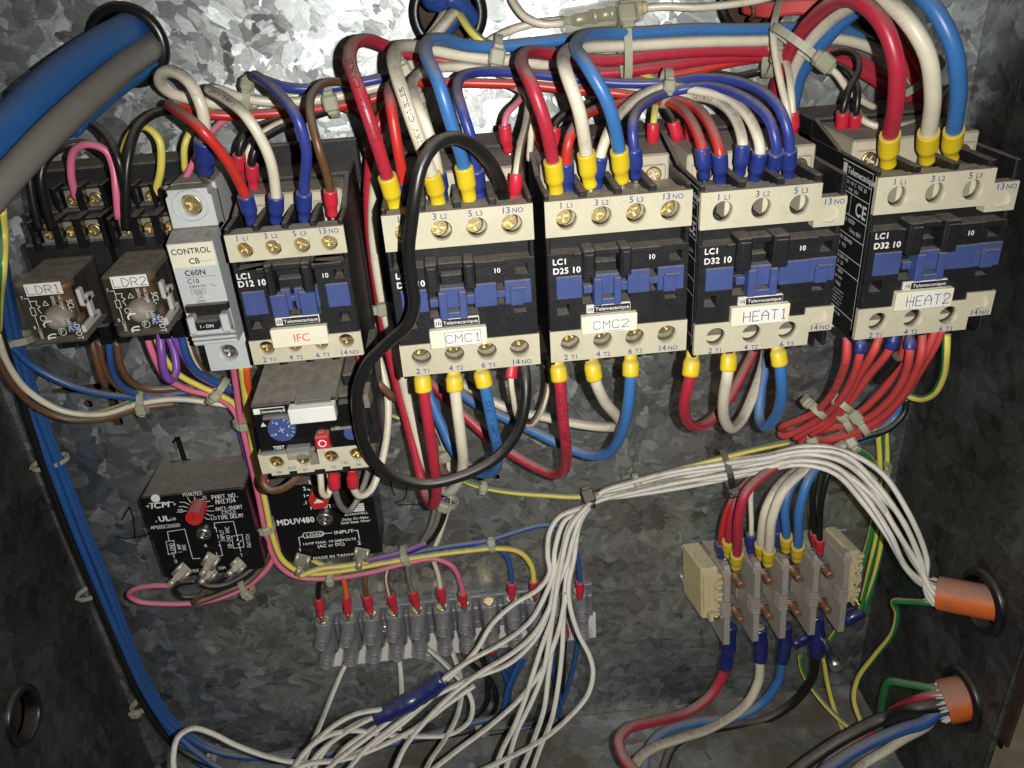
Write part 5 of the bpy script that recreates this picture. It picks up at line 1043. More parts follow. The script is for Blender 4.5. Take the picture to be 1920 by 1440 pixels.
W('yellow', 1.8, '1775,625,70 1774,660,72 1768,705,66 1750,738,58 1725,748,50 1700,740,42 1690,725,34', 'green and yellow earth wire hooked down from HEAT2', stripe=('green', 3))
# --- feeders between HEAT2 and the stud block
W('white', 2.6, '1640,802,26 1600,822,32 1560,846,38 1520,872,46 1470,918,54 1448,970,56 1443,1020,52 1440,1056,46', 'white wire into the second bay of the stud block', e='Y')
W('lblue', 2.5, '1692,745,26 1680,780,26 1650,808,28 1600,830,32 1550,860,42 1518,895,52 1500,950,56 1497,1010,52 1494,1048,46', 'light blue wire into the third bay of the stud block', e='Y')
W('black', 1.7, '1700,745,30 1695,775,32 1665,805,34 1620,820,34 1580,838,34 1556,880,40 1540,940,44 1537,995,44 1538,1035,42', 'black wire into the fourth bay of the stud block', e='R')
W('black', 1.7, '1588,828,26 1560,848,28 1535,880,34 1524,930,38 1526,980,38 1530,1022,36', 'second black wire into the fourth bay of the stud block', e='R')
W('crimson', 2.5, '1520,832,26 1480,862,40 1430,892,50 1398,925,56 1385,970,58 1383,1020,54 1380,1062,46', 'crimson wire into the first bay of the stud block', e='Y')
W('red', 2.0, '1500,836,18 1450,868,24 1400,905,32 1370,945,38 1355,990,38 1352,1042,32', 'red wire into the first bay of the stud block', e='B')
W('crimson', 2.2, '1490,845,18 1440,880,26 1400,912,36 1376,950,42 1367,1000,42 1366,1038,36', 'second crimson wire into the first bay of the stud block', e='Y')
W('white', 2.5, '1560,845,22 1500,878,34 1462,910,44 1438,950,48 1428,1000,46 1427,1042,38', 'second white wire into the second bay of the stud block', e='Y')
W('white', 1.4, '1414,890,16 1408,930,24 1409,980,30 1408,1032,30', 'thin white wire into the second bay of the stud block', e='B')
W('lblue', 2.4, '1560,850,18 1510,885,30 1482,915,38 1472,950,42 1474,990,42 1474,1030,36', 'second light blue wire into the third bay of the stud block', e='Y')
W('dblue', 1.9, '1530,870,16 1485,905,24 1462,945,28 1458,985,30 1458,1022,28', 'dark blue wire into the third bay of the stud block', e='B')
# --- stud block outgoing
W('crimson', 3.1, '1368,1180,24 1366,1215,28 1358,1258,32 1333,1303,36 1292,1334,42 1228,1352,56 1178,1366,68 1160,1388,76 1168,1418,84 1192,1448,94 1220,1480,104', 'fat crimson cable from the stud block onto the floor', cat='cable')
W('white', 2.9, '1424,1175,24 1426,1205,27 1425,1240,29 1422,1278,30 1399,1321,34 1339,1362,44 1271,1386,58 1222,1404,70 1194,1428,82 1180,1465,94', 'fat white cable from the stud block onto the floor', cat='cable')
W('lblue', 2.9, '1470,1172,24 1472,1200,26 1466,1240,26 1459,1278,26 1429,1318,26 1388,1342,28 1305,1354,32 1243,1374,42 1216,1404,54 1206,1450,70', 'fat light blue cable from the stud block onto the floor', cat='cable')
W('black', 2.9, '1528,1150,24 1532,1190,26 1529,1227,26 1523,1270,24 1486,1319,20 1433,1350,20 1378,1360,22 1310,1372,26 1262,1400,36 1240,1450,50', 'fat black cable from the stud block onto the floor', cat='cable')
def sleeve(pts, r, label, m='tape_blue', name='heat_shrink_sleeve', cat='sleeve'):
    path = spline([U(*p) for p in pts], 1.6); mb = MB(); mb.tube(path, lambda f: r * (1 + .05 * math.sin(f * 17) + .03 * math.sin(f * 41)), 16); return solo(name, mb, m, label, cat, origin=path[0], group='blue tape sleeves')
sleeve([(1368, 1172, 24.5), (1366, 1215, 28.5), (1360, 1254, 32)], 4.3, 'blue tape sleeve on the fat crimson cable')
sleeve([(1423, 1178, 24.5), (1426, 1205, 27.5), (1425, 1238, 29.5)], 4.4, 'blue tape sleeve on the fat white cable')
sleeve([(1470, 1170, 24.5), (1472, 1202, 26.5), (1466, 1238, 26.5)], 4.4, 'blue tape sleeve on the fat light blue cable')
sleeve([(1529, 1152, 24.5), (1533, 1190, 26.5), (1530, 1228, 26.5)], 4.6, 'blue tape sleeve on the fat black cable')
sleeve([(1488, 1208, 12), (1505, 1198, 12), (1522, 1186, 12)], 4.0, 'folded blue tape behind the stud block')
sleeve([(1585, 1165, 18), (1600, 1155, 18), (1616, 1148, 17)], 3.8, 'blue tape sleeve on the earth wires beside the stud block')
# --- earth wires at the right
ES = ('green', 2)
for i, (p, lab) in enumerate((('1655,800,10 1652,850,10 1650,900,12 1640,970,14 1625,1030,16 1605,1090,18 1588,1125,18', 'green and yellow earth wire nearest the stud block'), ('1646,800,12 1650,860,12 1650,930,14 1645,1000,15 1630,1070,16 1612,1150,17', 'green and yellow earth wire in the middle of the right-hand run'),
                              ('1662,798,8 1664,860,8 1662,940,10 1655,1010,12 1640,1080,14 1614,1158,17', 'green and yellow earth wire nearest the right wall'), ('1480,828,30 1400,846,32 1340,862,32 1250,886,24 1180,908,16 1100,930,10 1020,928,8 940,920,8 880,905,7 850,885,6', 'green and yellow earth wire tied along the white bundle'),
                              ('1608,842,24 1632,860,22 1645,885,18 1650,920,15', 'green and yellow earth wire bending down beside the white bundle'), ('1765,1132,80 1735,1130,74 1705,1128,66 1676,1128,58 1682,1150,56 1672,1190,50 1640,1230,42 1608,1275,36 1602,1315,38 1618,1362,48 1630,1400,58', 'green and yellow earth wire hanging from the upper orange cable'),
                              ('1500,1228,16 1505,1258,18 1530,1300,24 1565,1340,36 1608,1376,50', 'green and yellow earth wire sagging from under the stud block'), ('1545,1232,18 1550,1270,20 1562,1320,26 1580,1365,38 1600,1410,52', 'green and yellow earth wire dropping straight from the stud block'),
                              ('1582,1158,18 1560,1195,16 1548,1210,16 1540,1222,16', 'green and yellow earth wire under the earth bolt'))):
    W('green' if i not in (3, 4) else 'yellow', 1.7, p, lab, stripe=('yellow' if i not in (3, 4) else 'green', 2), group='earth wires')
W('green', 2.6, '1652,795,6 1655,850,6 1652,905,6 1650,960,6', 'wide green wire behind the right-hand earth wires')
W('green', 2.2, '1768,1294,92 1735,1288,86 1700,1282,78 1668,1278,70 1658,1300,66 1652,1335,60 1648,1380,62', 'green wire hooked out of the lower orange cable')
W('black', 1.4, '1090,932,9 1000,926,7 930,915,7 880,900,6', 'black wire alongside the earth wire below CMC1')
W('black', 1.2, '1330,868,28 1250,884,20 1180,900,14 1090,928,8', 'black wire alongside the earth wire below CMC2')
# --- orange sheathed cables through the right wall
def cable_sheath(p_in, gx, label, R_=8.9):
    a = Vector(p_in); b_ = Vector(gx); mb = MB(); path = spline([a, a.lerp(b_, .5), b_], 3)
    fr = frames(path); rg = []
    for (p, tt, q, w) in fr: rg.append([p + (q * math.cos(2 * math.pi * k / 26) + w * math.sin(2 * math.pi * k / 26)) * R_ for k in range(26)])
    for (p, tt, q, w) in fr[::-1]: rg.append([p + (q * math.cos(2 * math.pi * k / 26) + w * math.sin(2 * math.pi * k / 26)) * (R_ - 1.3) for k in range(26)])
    mb.rings(rg, False); return solo('cable_sheath', mb, 'orange_sheath', label, 'cable', origin=a, group='orange cables through the right wall')
s1a = UX(1760, 1112, 260.5); h1 = Vector((XR, -RG1[0], RG1[1])); s1b = h1 + (h1 - s1a) * .7; cable_sheath(s1a, s1b, 'orange cable sheath full of white wires')
s2a = UX(1768, 1316, 266.6); h2 = Vector((XR, -RG2[0], RG2[1])); s2b = h2 + (h2 - s2a) * 1.0; cable_sheath(s2a, s2b, 'orange cable sheath with black, blue and red wires', 11.8)
for c, d, lab in ((s1a, (s1b - s1a).normalized(), 'frayed white filler at the mouth of the upper orange cable'), (s2a, (s2b - s2a).normalized(), 'frayed white filler at the mouth of the lower orange cable')):
    mb = MB(); rnd = random.Random(3)
    for k in range(46):
        a = rnd.uniform(3.2, 6.2) if c is s1a else rnd.uniform(0, 6.28); e1 = d.orthogonal().normalized(); e2 = d.cross(e1); q = (e1 * math.cos(a) + e2 * math.sin(a)) * (rnd.uniform(4, 7.4) if c is s1a else rnd.uniform(6.5, 10)); p0 = c + d * 3 + q; p1 = c - d * (rnd.uniform(2, 7) if c is s1a else rnd.uniform(.5, 4.5)) + q * 1.05 + Vector((0, rnd.uniform(-1, 1), rnd.uniform(-1.5, 1)))
        mb.tube([p0, p0.lerp(p1, .5) + Vector((0, rnd.uniform(-.4, .4), 0)), p1], .5, 5)
    solo('cable_filler', mb, 'filler', lab, 'cable filler', origin=c, group='frayed cable fillers')
def s1(i, n):
    a = i * 2 * math.pi / n; return s1b.lerp(s1a, .35) + Vector((0, math.cos(a) * 4.6, math.sin(a) * 4.6)), s1a + Vector((-3, math.cos(a) * 5, math.sin(a) * 5))
def V3(v): return '%f' % v
def mixed(first, pts): return first + [U(*p) for p in pts]
# white bundle: through the ties, then fanning out over the lower panel
fans = [
 ([(1096, 950, 20), (1050, 968, 24), (1031, 997, 28), (1027, 1044, 32), (1031, 1072, 36), (1012, 1102, 40), (962, 1134, 44), (924, 1169, 48), (893, 1219, 52), (852, 1262, 56), (806, 1297, 60), (759, 1322, 64), (700, 1345, 66), (650, 1372, 70), (600, 1410, 76), (570, 1450, 82)], 'white wire of the bundle that bends furthest left across the terminal strip'),
 ([(1096, 956, 18), (1060, 975, 22), (1041, 1028, 28), (1037, 1075, 34), (1018, 1125, 38), (993, 1166, 44), (946, 1203, 50), (877, 1241, 56), (830, 1275, 60), (795, 1318, 64), (740, 1360, 68), (690, 1400, 74), (650, 1446, 82)], 'white wire of the bundle sweeping down-left beside the blue tape'),
 ([(1098, 952, 22), (1068, 985, 26), (1056, 1028, 30), (1043, 1081, 34), (1027, 1150, 40), (1002, 1200, 46), (955, 1244, 52), (877, 1275, 58), (820, 1302, 62), (757, 1330, 66), (725, 1355, 70), (690, 1382, 76), (640, 1420, 82), (600, 1455, 88)], 'white wire of the bundle crossing in front of the blue tape'),
 ([(1102, 955, 20), (1086, 985, 24), (1077, 1044, 30), (1066, 1100, 36), (1069, 1137, 40), (1084, 1187, 44), (1106, 1231, 50), (1112, 1262, 54), (1102, 1303, 60), (1065, 1347, 66), (1020, 1385, 74), (960, 1418, 84), (890, 1450, 94)], 'white wire of the bundle bowing out to the right of the fan'),
 ([(1100, 952, 24), (1078, 1000, 28), (1062, 1060, 34), (1046, 1097, 38), (1037, 1153, 44), (1015, 1215, 50), (1000, 1262, 56), (985, 1310, 62), (965, 1360, 70), (940, 1410, 80), (925, 1455, 90)], 'white wire of the bundle falling on the left of the middle strands'),
 ([(1099, 958, 18), (1074, 1010, 24), (1062, 1080, 32), (1057, 1150, 40), (1054, 1220, 48), (1046, 1290, 56), (1034, 1350, 66), (1010, 1410, 78), (995, 1455, 88)], 'white wire of the bundle falling straight down the middle'),
 ([(1100, 949, 26), (1070, 990, 30), (1052, 1060, 36), (1040, 1130, 42), (1030, 1200, 48), (1018, 1262, 54), (995, 1320, 60), (970, 1370, 68), (955, 1420, 78), (945, 1455, 86)], 'white wire of the bundle slanting left between the middle strands')]
for i, (fp, lab) in enumerate(fans):
    q0, q1 = s1(i, 7); k = i - 3; rp = random.Random(20 + i)
    up = [(1720 - abs(k) * 1 + k * 6, 1060 - k * 3, 76), (1680 + k * 7, 985 - k * 7, 72 + (i % 2) * 3), (1632 + k * 6, 915 - k * 8, 64 + (i % 3) * 2), (1575 + k * 3, 866 - k * 7, 58 + (i % 2) * 4), (1510 + k, 855 - k * 6, 52 + (i % 2) * 3), (1430, 868 - k * 6, 42 + (i % 3) * 3), (1362, 882 - k * 5.5, 32 + (i % 3) * 3), (1270, 897 - k * 5, 22 + (i % 3) * 3), (1180, 917 - k * 4, 16 + (i % 3) * 2), (1128, 932 - k * 2.5, 14 + (i % 3) * 2)]
    up = [(a + rp.uniform(-5, 5), b_ + rp.uniform(-5, 5), c + rp.uniform(-2, 2)) for a, b_, c in up]
    W('thinwhite', 1.45, '', lab, ctrl=mixed([q0, q1], up + fp), group='white wires of the fanned bundle')
# loose white loops on the lower left
LG_ = 'loose white wires over the floor'
W('thinwhite', 1.5, '330,1470,96 325,1420,90 334,1382,84 358,1366,80 395,1374,76 440,1396,74 500,1418,74 563,1430,74 636,1424,74 695,1398,72 740,1368,68 785,1330,64 830,1290,60', 'white wire making the low loop at the left of the fan')
W('thinwhite', 1.5, '545,1460,86 563,1420,80 605,1384,74 657,1370,68 719,1378,64 787,1381,60 846,1376,54 880,1352,48 886,1320,42 870,1285,36 835,1245,26 800,1214,18', 'white wire S-bending from the terminal strip over the floor', group=LG_)
W('thinwhite', 1.5, '716,1330,66 670,1338,68 630,1358,70 590,1392,76 560,1425,82 540,1460,88', 'upper of two white wires leaving the left end of the blue tape', group=LG_)
W('thinwhite', 1.5, '718,1342,66 680,1352,66 640,1375,68 605,1412,74 580,1460,82', 'lower of two white wires leaving the left end of the blue tape', group=LG_)
W('thinwhite', 1.5, '655,1232,16 640,1262,22 618,1315,34 598,1365,48 575,1415,62 555,1460,76', 'white wire dropping from the second pole of the terminal strip', group=LG_)
W('thinwhite', 1.5, '748,1226,16 752,1270,24 753,1320,36 748,1370,48', 'white wire dropping straight from the fourth pole of the terminal strip', group=LG_)
W('thinwhite', 1.5, '845,1215,16 858,1250,24 866,1290,34 858,1340,46 835,1385,58 805,1430,74 790,1465,84', 'white wire curving down from the sixth pole of the terminal strip', group=LG_)
W('thinwhite', 1.5, '1046,1080,34 1030,1140,40 1000,1190,46 960,1225,52 900,1262,57 850,1300,62 800,1350,68 760,1400,76 735,1455,86', 'white strand crossing over the blue tape wires towards the floor', group=LG_)
W('thinwhite', 1.5, '1062,1110,36 1048,1180,44 1020,1250,52 975,1310,60 920,1360,68 860,1405,78 800,1452,90', 'white strand slanting under the middle of the fan', group=LG_)
W('thinwhite', 1.5, '1035,1215,46 1028,1270,52 1020,1330,60 1000,1390,72 975,1452,88', 'white strand hanging between the straight ones', group=LG_)
W('thinwhite', 1.5, '890,1285,56 840,1320,62 780,1365,68 700,1405,74 640,1425,78 580,1432,82 520,1455,90', 'white strand running flat along the floor to the left', group=LG_)
W('thinwhite', 1.5, '722,1352,65 690,1372,66 650,1400,70 625,1430,76 605,1465,84', 'third white wire leaving the left end of the blue tape', group=LG_)
sleeve([(706, 1346, 66), (745, 1328, 65), (790, 1304, 62), (832, 1272, 59)], 5.2, 'blue tape wrapped round the loose white wires', name='insulating_tape', cat='tape')
# lower orange cable cores
W('black', 3.5, '', 'thick black core curving from the lower orange cable', ctrl=mixed([s2b.lerp(s2a, .5) + Vector((0, -1, 0)), s2a + Vector((-2, -2, 0))], [(1720, 1328, 98), (1660, 1346, 88), (1590, 1380, 92), (1520, 1425, 96), (1470, 1465, 104)]), cat='cable')
W('blue', 3.5, '', 'thick blue core curving from the lower orange cable', ctrl=mixed([s2b.lerp(s2a, .5) + Vector((0, -1, -5)), s2a + Vector((-2, -1, -6))], [(1735, 1354, 98), (1690, 1368, 94), (1620, 1398, 92), (1560, 1435, 96), (1520, 1470, 104)]), cat='cable')
W('crimson', 2.8, '', 'thick red core behind the black one in the lower orange cable', ctrl=mixed([s2b.lerp(s2a, .5) + Vector((0, 3, 1)), s2a + Vector((-2, 3, 3))], [(1725, 1310, 90), (1680, 1330, 78), (1625, 1372, 76), (1570, 1412, 82), (1530, 1460, 92)]), cat='cable')
W('white', 2.8, '', 'thick white core lying lowest from the lower orange cable', ctrl=[s2a + Vector((-1, 3, -7)), U(1740, 1358, 88), U(1690, 1388, 80), U(1660, 1408, 78), U(1620, 1432, 78), U(1580, 1470, 86)], cat='cable')
# --- left bundle of blue wires
LB = 'blue wires running down the left corner'
for i, (ox, dd, lab) in enumerate(((0, 16, 'leftmost blue wire of the bundle in the left corner'), (14, 18, 'second blue wire of the bundle in the left corner'), (26, 15, 'third blue wire of the bundle in the left corner'), (36, 11, 'rightmost blue wire of the bundle in the left corner'))):
    o2 = ox * .75; rq = random.Random(i); ox = ox + rq.uniform(-2, 2)
    if i in (0, 1):
        W('blue', 1.9, f'{-14+ox*.5},470,{dd+30} {-4+ox*.7},560,{dd+14} {14+ox*.8},660,{dd+4} {42+ox},770,{dd} {84+ox},880,{dd} {130+ox},1000,{dd} {175+ox},1110,{dd} {222+o2},1215,{dd} {262+o2},1300,{dd} {310+o2},{1372-ox*.3},{dd+2} {375+o2},{1430-ox*.5},{dd+8} {450+o2},{1470},{dd+16}', lab, group=LB); continue
    W('blue', 1.9, f'{-14+ox*.5},470,{dd+30} {-4+ox*.7},560,{dd+14} {14+ox*.8},660,{dd+4} {42+ox},770,{dd} {84+ox},880,{dd} {130+ox},1000,{dd} {175+ox},1110,{dd} {222+o2},1215,{dd} {262+o2},1300,{dd} {310+o2},{1372-ox*.3},{dd+2} {375+o2},{1420-ox*.5},{dd+3} {470+o2},{1438-ox*.6},{dd+3} {620+o2},{1428-ox*.6},{dd+2} {760+o2},{1402-ox*.6},{dd} {872+o2},{1372-ox*.6},{dd} {925+o2*.6},1340,{dd} {945+o2*.4},{1290},{dd} {950+ox},1230,{dd}', lab, group=LB)
W('black', 1.9, '20,560,10 50,690,8 92,830,6 150,1000,5 205,1130,5 255,1235,5 300,1320,5 360,1388,6 450,1415,6 560,1418,6 700,1398,6 830,1368,5 905,1330,5 915,1280,6 905,1235,10 895,1212,14', 'black wire on the inner side of the blue corner bundle')
W('black', 1.9, '-6,600,40 25,700,26 66,830,20 120,980,18 172,1100,18 225,1225,18 272,1325,19 330,1400,22 400,1438,26', 'black wire on the outer side of the blue corner bundle')
W('black', 1.8, '870,1214,14 885,1245,10 915,1270,8 930,1300,7 925,1335,6 880,1370,6 800,1385,5 700,1402,5', 'black wire bending from the red sleeve under the seventh pole', s='R')
W('blue', 1.6, '918,1206,14 930,1235,10 945,1260,9 955,1300,9 950,1340,9', 'blue wire hanging from under the eighth pole', s='R')
W('blue', 1.6, '965,1192,14 962,1230,10 955,1280,8 950,1330,8', 'blue wire hanging from the red sleeve under the ninth pole', s='R')
W('black', 1.6, '1008,1186,14 1012,1215,10 1035,1260,8 1042,1300,8 1030,1340,8 960,1368,7 880,1380,6', 'black wire hanging from under the tenth pole')
W('blue', 1.6, '1036,1180,14 1034,1220,12 1040,1270,12 1050,1310,10 1050,1345,9', 'blue wire hanging from the red sleeve under the eleventh pole', s='R')
W('black', 1.6, '1060,1176,14 1058,1220,10 1056,1270,8 1052,1320,8', 'black wire hanging from the right of the eleventh pole', s='R')
W('blue', 1.6, '1086,1172,14 1082,1215,12 1070,1270,12 1052,1320,11 1030,1350,9 960,1372,8', 'blue wire hanging from the last pole', s='R')
# --- wires below relays and the left-hand tie bundle
W('white', 1.6, '-6,625,44 16,685,36 55,735,30 118,770,26 190,776,24 262,756,22 330,748,20 410,757,18 480,770,14', 'white wire swinging in from the left under the relays')
W('brown', 1.6, '-6,672,44 24,722,36 70,765,28 130,787,24 200,785,22 262,766,20 330,757,14', 'brown wire under the white one swinging in from the left')
W('blue', 1.7, '14,640,26 60,685,22 130,722,20 205,741,20 290,747,20 380,752,18 450,758,16 490,765,12', 'blue wire swinging in from the left under the relays')
W('yellow', 1.4, '72,748,16 105,770,18 150,778,18 205,768,18 258,748,18', 'green and yellow wire under LDR1', stripe=('green', 2))
W('brown', 1.5, '170,632,36 180,670,38 192,712,36 198,722,30 196,700,26 192,660,24', 'brown wire hooked under LDR1')
W('brown', 1.5, '186,640,34 192,680,34 212,716,28 245,737,22 300,742,16', 'second brown wire under LDR1')
W('blue', 1.5, '204,632,36 206,670,36 216,708,30 240,732,24 290,743,18 350,736,14 420,728,10', 'blue wire under the right side of LDR1')
W('brown', 1.7, '218,640,34 226,685,34 245,715,30 275,729,26 330,728,22 400,722,16 450,718,12', 'thick brown wire between the two relays')
W('pink', 1.5, '275,632,38 290,672,38 312,708,34 350,730,28 395,742,24 430,760,22 455,800,22', 'pink wire under LDR2')
W('yellow', 1.5, '292,632,36 308,670,36 335,702,32 375,724,28 410,740,26 440,758,24 462,800,24', 'yellow wire under LDR2')
W('purple', 1.8, '300,622,42 303,660,46 308,695,46 320,714,44 330,700,40 328,665,36 316,630,34', 'purple wire looped under LDR2')
W('purple', 1.5, '322,625,38 345,668,36 370,702,30 405,722,24 440,736,18', 'purple wire slanting away under LDR2')
W('blue', 1.6, '340,620,40 348,662,40 368,695,34 402,715,28 440,734,24 470,765,22', 'blue wire between LDR2 and the breaker')
W('brown', 1.4, '352,630,34 368,675,32 395,708,26 425,720,22 470,712,16', 'brown and white wire beside the breaker', stripe=('white', 1))
W('black', 1.4, '318,650,26 340,690,24 368,714,20 400,728,16', 'black wire under the purple loop')
W('orange', 1.9, '462,684,40 464,715,36 468,745,30 478,790,24', 'orange wire under the breaker')
# --- vertical trunk and terminal strip feeders
W('pink', 1.5, '436,680,40 442,720,34 452,790,26 466,850,24 484,930,22 500,1005,22 520,1056,22 552,1080,22 610,1085,22 690,1074,22 765,1055,22 815,1048,21 848,1062,20 864,1095,18 870,1135,16', 'pink wire of the trunk ending in the seventh pole', e='R')
W('yellow', 1.6, '452,685,40 458,730,34 468,800,28 478,860,27 496,935,26 511,1005,26 532,1052,26 570,1074,26 640,1070,26 720,1055,25 800,1042,24 870,1033,22 930,1028,20 972,1034,18 996,1060,17 1002,1115,16', 'yellow wire of the trunk ending in the tenth pole', e='R')
W('yellow', 1.6, '562,1080,30 600,1066,28 650,1060,26 690,1052,24', 'yellow wire from the left spade of the MDUV480 timer')
W('yellow', 1.5, '585,1050,16 610,1060,18 650,1064,18 700,1060,18 750,1048,16', 'second yellow wire behind the MDUV480 spade')
W('blue', 1.5, '474,800,20 490,880,18 504,960,16 520,1030,16 548,1062,16 620,1068,16 700,1058,16 790,1034,16 860,1022,16 915,1014,16 960,1000,15 1010,986,14 1040,986,14 1066,1000,14 1082,1040,14 1087,1075,15 1087,1118,16', 'blue wire of the trunk ending in the last pole', e='R')
W('blue', 1.5, '880,1022,14 918,1024,14 946,1038,14 958,1070,15 960,1120,16', 'blue wire branching down into the ninth pole', e='R')
W('purple', 1.5, '446,790,14 466,870,12 484,940,10 500,1000,10 520,1045,12 560,1070,12 640,1065,14 720,1048,16 780,1030,16 812,1008,16 826,975,16 834,930,16', 'purple wire of the trunk turning up towards CMC1')
W('purple', 1.5, '655,1058,20 700,1048,20 752,1036,20 800,1018,20', 'short purple wire beside the right MDUV480 spade')
W('pink', 1.4, '500,880,12 506,940,12 520,1000,12 534,1050,12', 'pink wire on the inner side of the trunk')
W('orange', 1.5, '520,1000,10 535,1040,12 560,1066,12 610,1074,10 640,1080,10 648,1105,12 652,1148,15', 'orange wire dropping into the second pole', e='R')
W('black', 1.5, '840,935,18 830,975,20 808,1012,20 770,1032,18 700,1050,12 640,1070,10 605,1082,10 597,1108,12 602,1152,15', 'black wire dropping into the first pole', e='R')
W('brown', 1.5, '832,930,14 822,970,16 800,1010,14 750,1036,10 710,1052,8 688,1070,8 685,1100,12 694,1146,15', 'brown wire dropping into the third pole', e='R')
W('brown', 1.4, '760,1045,10 735,1058,10 726,1080,12 730,1108,14 740,1142,15', 'brown and white wire dropping into the fourth pole', e='R', stripe=('white', 1))
W('grey', 1.5, '826,940,20 818,980,20 796,1014,18 772,1036,14 764,1060,14 770,1098,14 782,1136,15', 'grey wire dropping into the fifth pole', e='R')
# --- ICM timer leads
W('pink', 1.5, '318,1098,39 290,1098,38 256,1103,36 242,1115,34 258,1127,32 310,1132,30 370,1130,28 425,1117,26 470,1095,24 502,1065,22 516,1040,20', 'pink lead hooked round below the ICM timer')
W('brown', 1.5, '400,1098,34 376,1118,34 362,1130,32 388,1124,30 430,1108,28 470,1088,24 500,1050,20 506,1010,16', 'brown lead below the ICM timer')
W('black', 1.6, '377,1094,39 392,1100,40 425,1096,38 460,1078,32 488,1050,26 498,1010,22 500,970,18', 'black lead from the middle spade of the ICM timer')
W('black', 1.5, '368,1090,30 338,1094,30 328,1106,30 340,1119,30 380,1116,28 430,1100,26 470,1082,22', 'black lead hooked low under the ICM timer')
W('black', 1.5, '428,1079,38 412,1090,36 398,1098,34 405,1104,30 440,1095,26 475,1072,22', 'black lead from the right spade of the ICM timer')
# ================================================================== cable ties
def tie(u, v, d, dirpx, ra, rb, label, head=(0, 0), m='nylon', hs=1.0, tail=0, sw=1.6):
    """strap ring round a bundle at (u, v, d); dirpx = pixel direction of the wires; ra across in view, rb in depth; head = pixel offset"""
    c = U(u, v, d); ax = (U(u + dirpx[0], v + dirpx[1], d) - c).normalized(); vw = (CAM - c).normalized()
    s = ax.cross(vw).normalized(); n = s.cross(ax).normalized()
    if n.dot(vw) < 0: n = -n
    t = thing('cable_tie', label, 'cable tie', c, 'cable ties'); mb = MB(); N = 28; rg = []
    for k in range(N + 1):
        a = 2 * math.pi * k / N; o = s * math.cos(a) * ra + n * math.sin(a) * rb; on = (s * math.cos(a) / ra + n * math.sin(a) / rb).normalized()
        rg.append([c + o + ax * x + on * y for x, y in ((-sw, 0), (sw, 0), (sw, 1.0), (-sw, 1.0))])
    mb.rings(rg, False, False); part(t, 'strap', mb, m)
    hp = U(u + head[0], v + head[1], d); rel = (hp - c); f = max(-1, min(1, rel.dot(s) / ra)); a0 = math.acos(f); o = s * math.cos(a0) * ra + n * math.sin(a0) * rb; on = (s * math.cos(a0) / ra + n * math.sin(a0) / rb).normalized()
    p = c + o; tg = ax.cross(on).normalized(); M = Matrix(((ax.x, -on.x, tg.x, p.x), (ax.y, -on.y, tg.y, p.y), (ax.z, -on.z, tg.z, p.z), (0, 0, 0, 1)))
    hb = MB(); hb.box(-2.8 * hs, 2.8 * hs, -.2, 4.2 * hs, -3.0 * hs, 3.0 * hs, .9, M=M); hb.box(-1.9 * hs, 1.9 * hs, 1.2, 3 * hs, -4.4 * hs, 4.4 * hs, .5, M=M); h = part(t, 'head', hb, m)
    if tail:
        q = MB(); q.box(-1.6, 1.6, 2, 3.1, (0 if tail > 0 else tail), (tail if tail > 0 else 0), .2, M=M); part(t, 'tail', q, m)
    return t
tie(930, 100, 23, (10, 2), 6.6, 5.0, 'cable tie round the blue and white wires above CMC1', (0, 4), hs=1.15)
tie(1172, 85, 28, (10, -1), 14, 6, 'large cable tie fixing the fuse holder to the bundle', (2, -52), hs=1.25)
tie(1247, 165, 42, (10, 1), 7, 4.5, 'cable tie round the dark blue bridging wires', (0, -4), hs=.85)
tie(622, 185, 24, (10, -2), 7, 4.5, 'cable tie round the IFC wires', (0, 6), hs=1.1)
tie(465, 180, 26, (10, 2), 6, 4.5, 'cable tie standing up behind the white IFC wires', (-4, -18), hs=.9)
tie(1500, 88, 44, (-10, 13), 13, 6, 'long cable tie across the three fat HEAT2 wires', (30, 36), hs=1.2)
tie(1446, 105, 26, (10, 1), 8, 5, 'cable tie round the crimson wires beside the thin white pair', (0, 0), hs=1.0)
tie(1720, 145, 22, (10, 14), 11, 7, 'cable tie round the coral wires behind HEAT2 wires', (16, -8), hs=.9)
tie(762, 133, 26, (12, -6), 6, 5, 'cable tie hidden behind the white CMC1 wires', (0, 0), hs=1.0)
tie(785, 180, 24, (12, -4), 5, 4, 'grey cable tie behind the lettered white wire of CMC1', (5, 2), hs=.9)
tie(712, 570, 24, (2, 12), 6.5, 5, 'cable tie round the wires between IFC and CMC1', (4, 0), hs=1.1)
tie(268, 752, 21, (12, -1), 5.6, 3.6, 'cable tie round the white and blue wires under LDR1', (0, 14), hs=.85)
tie(408, 733, 27, (12, 8), 7.0, 4.6, 'cable tie round the coloured wires under LDR2', (-4, 8), hs=.85)
tie(464, 790, 25, (3, 12), 6, 4, 'cable tie round the trunk beside the overload relay', (-8, 0), hs=.8)
tie(493, 985, 22, (4, 12), 6.4, 4.5, 'cable tie round the trunk between the two timers', (5, 6), hs=.9)
tie(620, 1072, 20, (12, -1), 5.4, 4.5, 'cable tie round the trunk under the MDUV480 timer', (0, 14), hs=.85)
tie(762, 1042, 20, (12, -4), 5.5, 4.5, 'cable tie round the trunk right of the MDUV480 timer', (2, 2), hs=.85)
tie(922, 1022, 19, (12, -2), 3.4, 3.0, 'cable tie round the blue and yellow wires above the terminal strip', (0, -2), hs=.85)
tie(462, 1098, 26, (12, -7), 5, 4, 'cable tie on the ICM timer leads', (0, 14), hs=.9)
tie(835, 938, 18, (-4, 12), 6.5, 5, 'cable tie round the wires under the crimson CMC1 loop', (0, 2), hs=1.0)
tie(828, 848, 16, (6, 12), 5.5, 4, 'cable tie behind the white CMC1 loop', (0, -2), hs=1.0)
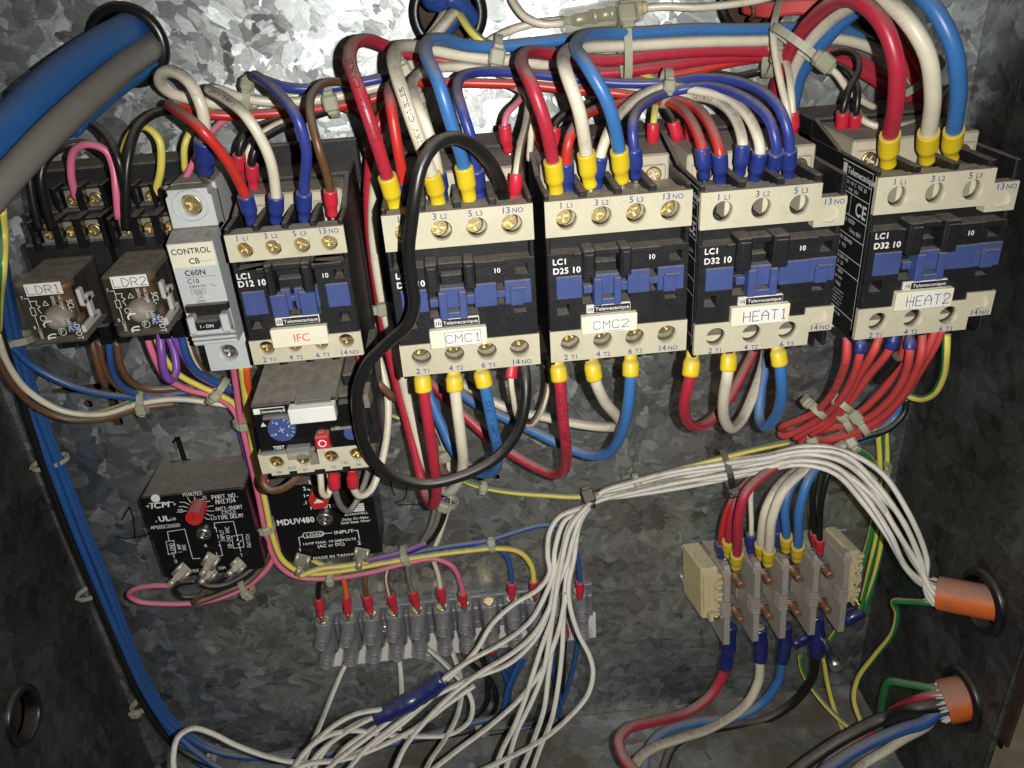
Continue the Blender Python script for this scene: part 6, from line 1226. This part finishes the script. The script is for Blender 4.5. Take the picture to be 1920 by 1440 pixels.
tie(904, 915, 8, (12, 2), 3.2, 2.6, 'small cable tie on the earth wire below CMC1', (0, 0), hs=.85)
tie(1194, 902, 15, (12, -4), 3.4, 3.0, 'small cable tie on the earth wire below CMC2', (0, 2), hs=.85)
tie(1105, 932, 15, (12, -4), 5.6, 5.5, 'black cable tie where the white bundle turns down', (2, -2), m='nylon_black', hs=1.3)
tie(1362, 880, 34, (12, -3), 10.5, 7, 'black cable tie round the white bundle above the stud block', (4, 42), m='nylon_black', hs=1.2)
tie(1532, 768, 50, (-12, 12), 4.8, 4, 'cable tie with its head left of the lettered coral wire', (-16, -8), hs=1.0)
tie(1580, 756, 56, (-12, 12), 4.8, 4, 'cable tie round the middle coral wires', (-10, -6), hs=1.0)
tie(1582, 790, 46, (-14, 8), 5.5, 4.5, 'cable tie round the coral wires behind a second tie head', (-6, -8), hs=1.05)
tie(1612, 795, 52, (-14, 9), 6, 4.5, 'cable tie with its head on the right-hand coral wires', (-10, -6), hs=1.05)
tie(1518, 832, 26, (14, -4), 4.6, 4, 'cable tie half under the white bundle', (0, 0), hs=1.05)
tie(1592, 828, 34, (14, -8), 6.5, 5, 'cable tie round the white, blue and black feeders', (2, 2), hs=1.0)
tie(1648, 878, 13, (0, 12), 6, 4.5, 'cable tie round the green and yellow earth wires', (-8, 0), hs=1.0)
tie(94, 866, 13, (8, 20), 8.2, 5, 'upper cable tie pulled through the panel round the blue corner wires', (-34, 10), hs=.4, sw=1.1)
tie(175, 1108, 13, (9, 20), 8.2, 5, 'lower cable tie pulled through the panel round the blue corner wires', (-34, 10), hs=.4, sw=1.1)
tie(272, 1318, 13, (9, 18), 8, 5, 'cable tie with its head left of the bending corner bundle', (-20, 10), hs=.9)
tie(30, 635, 20, (6, 20), 8, 5, 'cable tie high on the blue corner bundle', (-18, 4), hs=.7)
tie(396, 1418, 14, (14, 6), 7, 5, 'cable tie on the corner bundle above the floor', (0, 10), hs=.9)
tie(905, 1364, 10, (14, -6), 6, 5, 'cable tie on the blue and black wires at the floor edge', (4, -4), hs=.9)
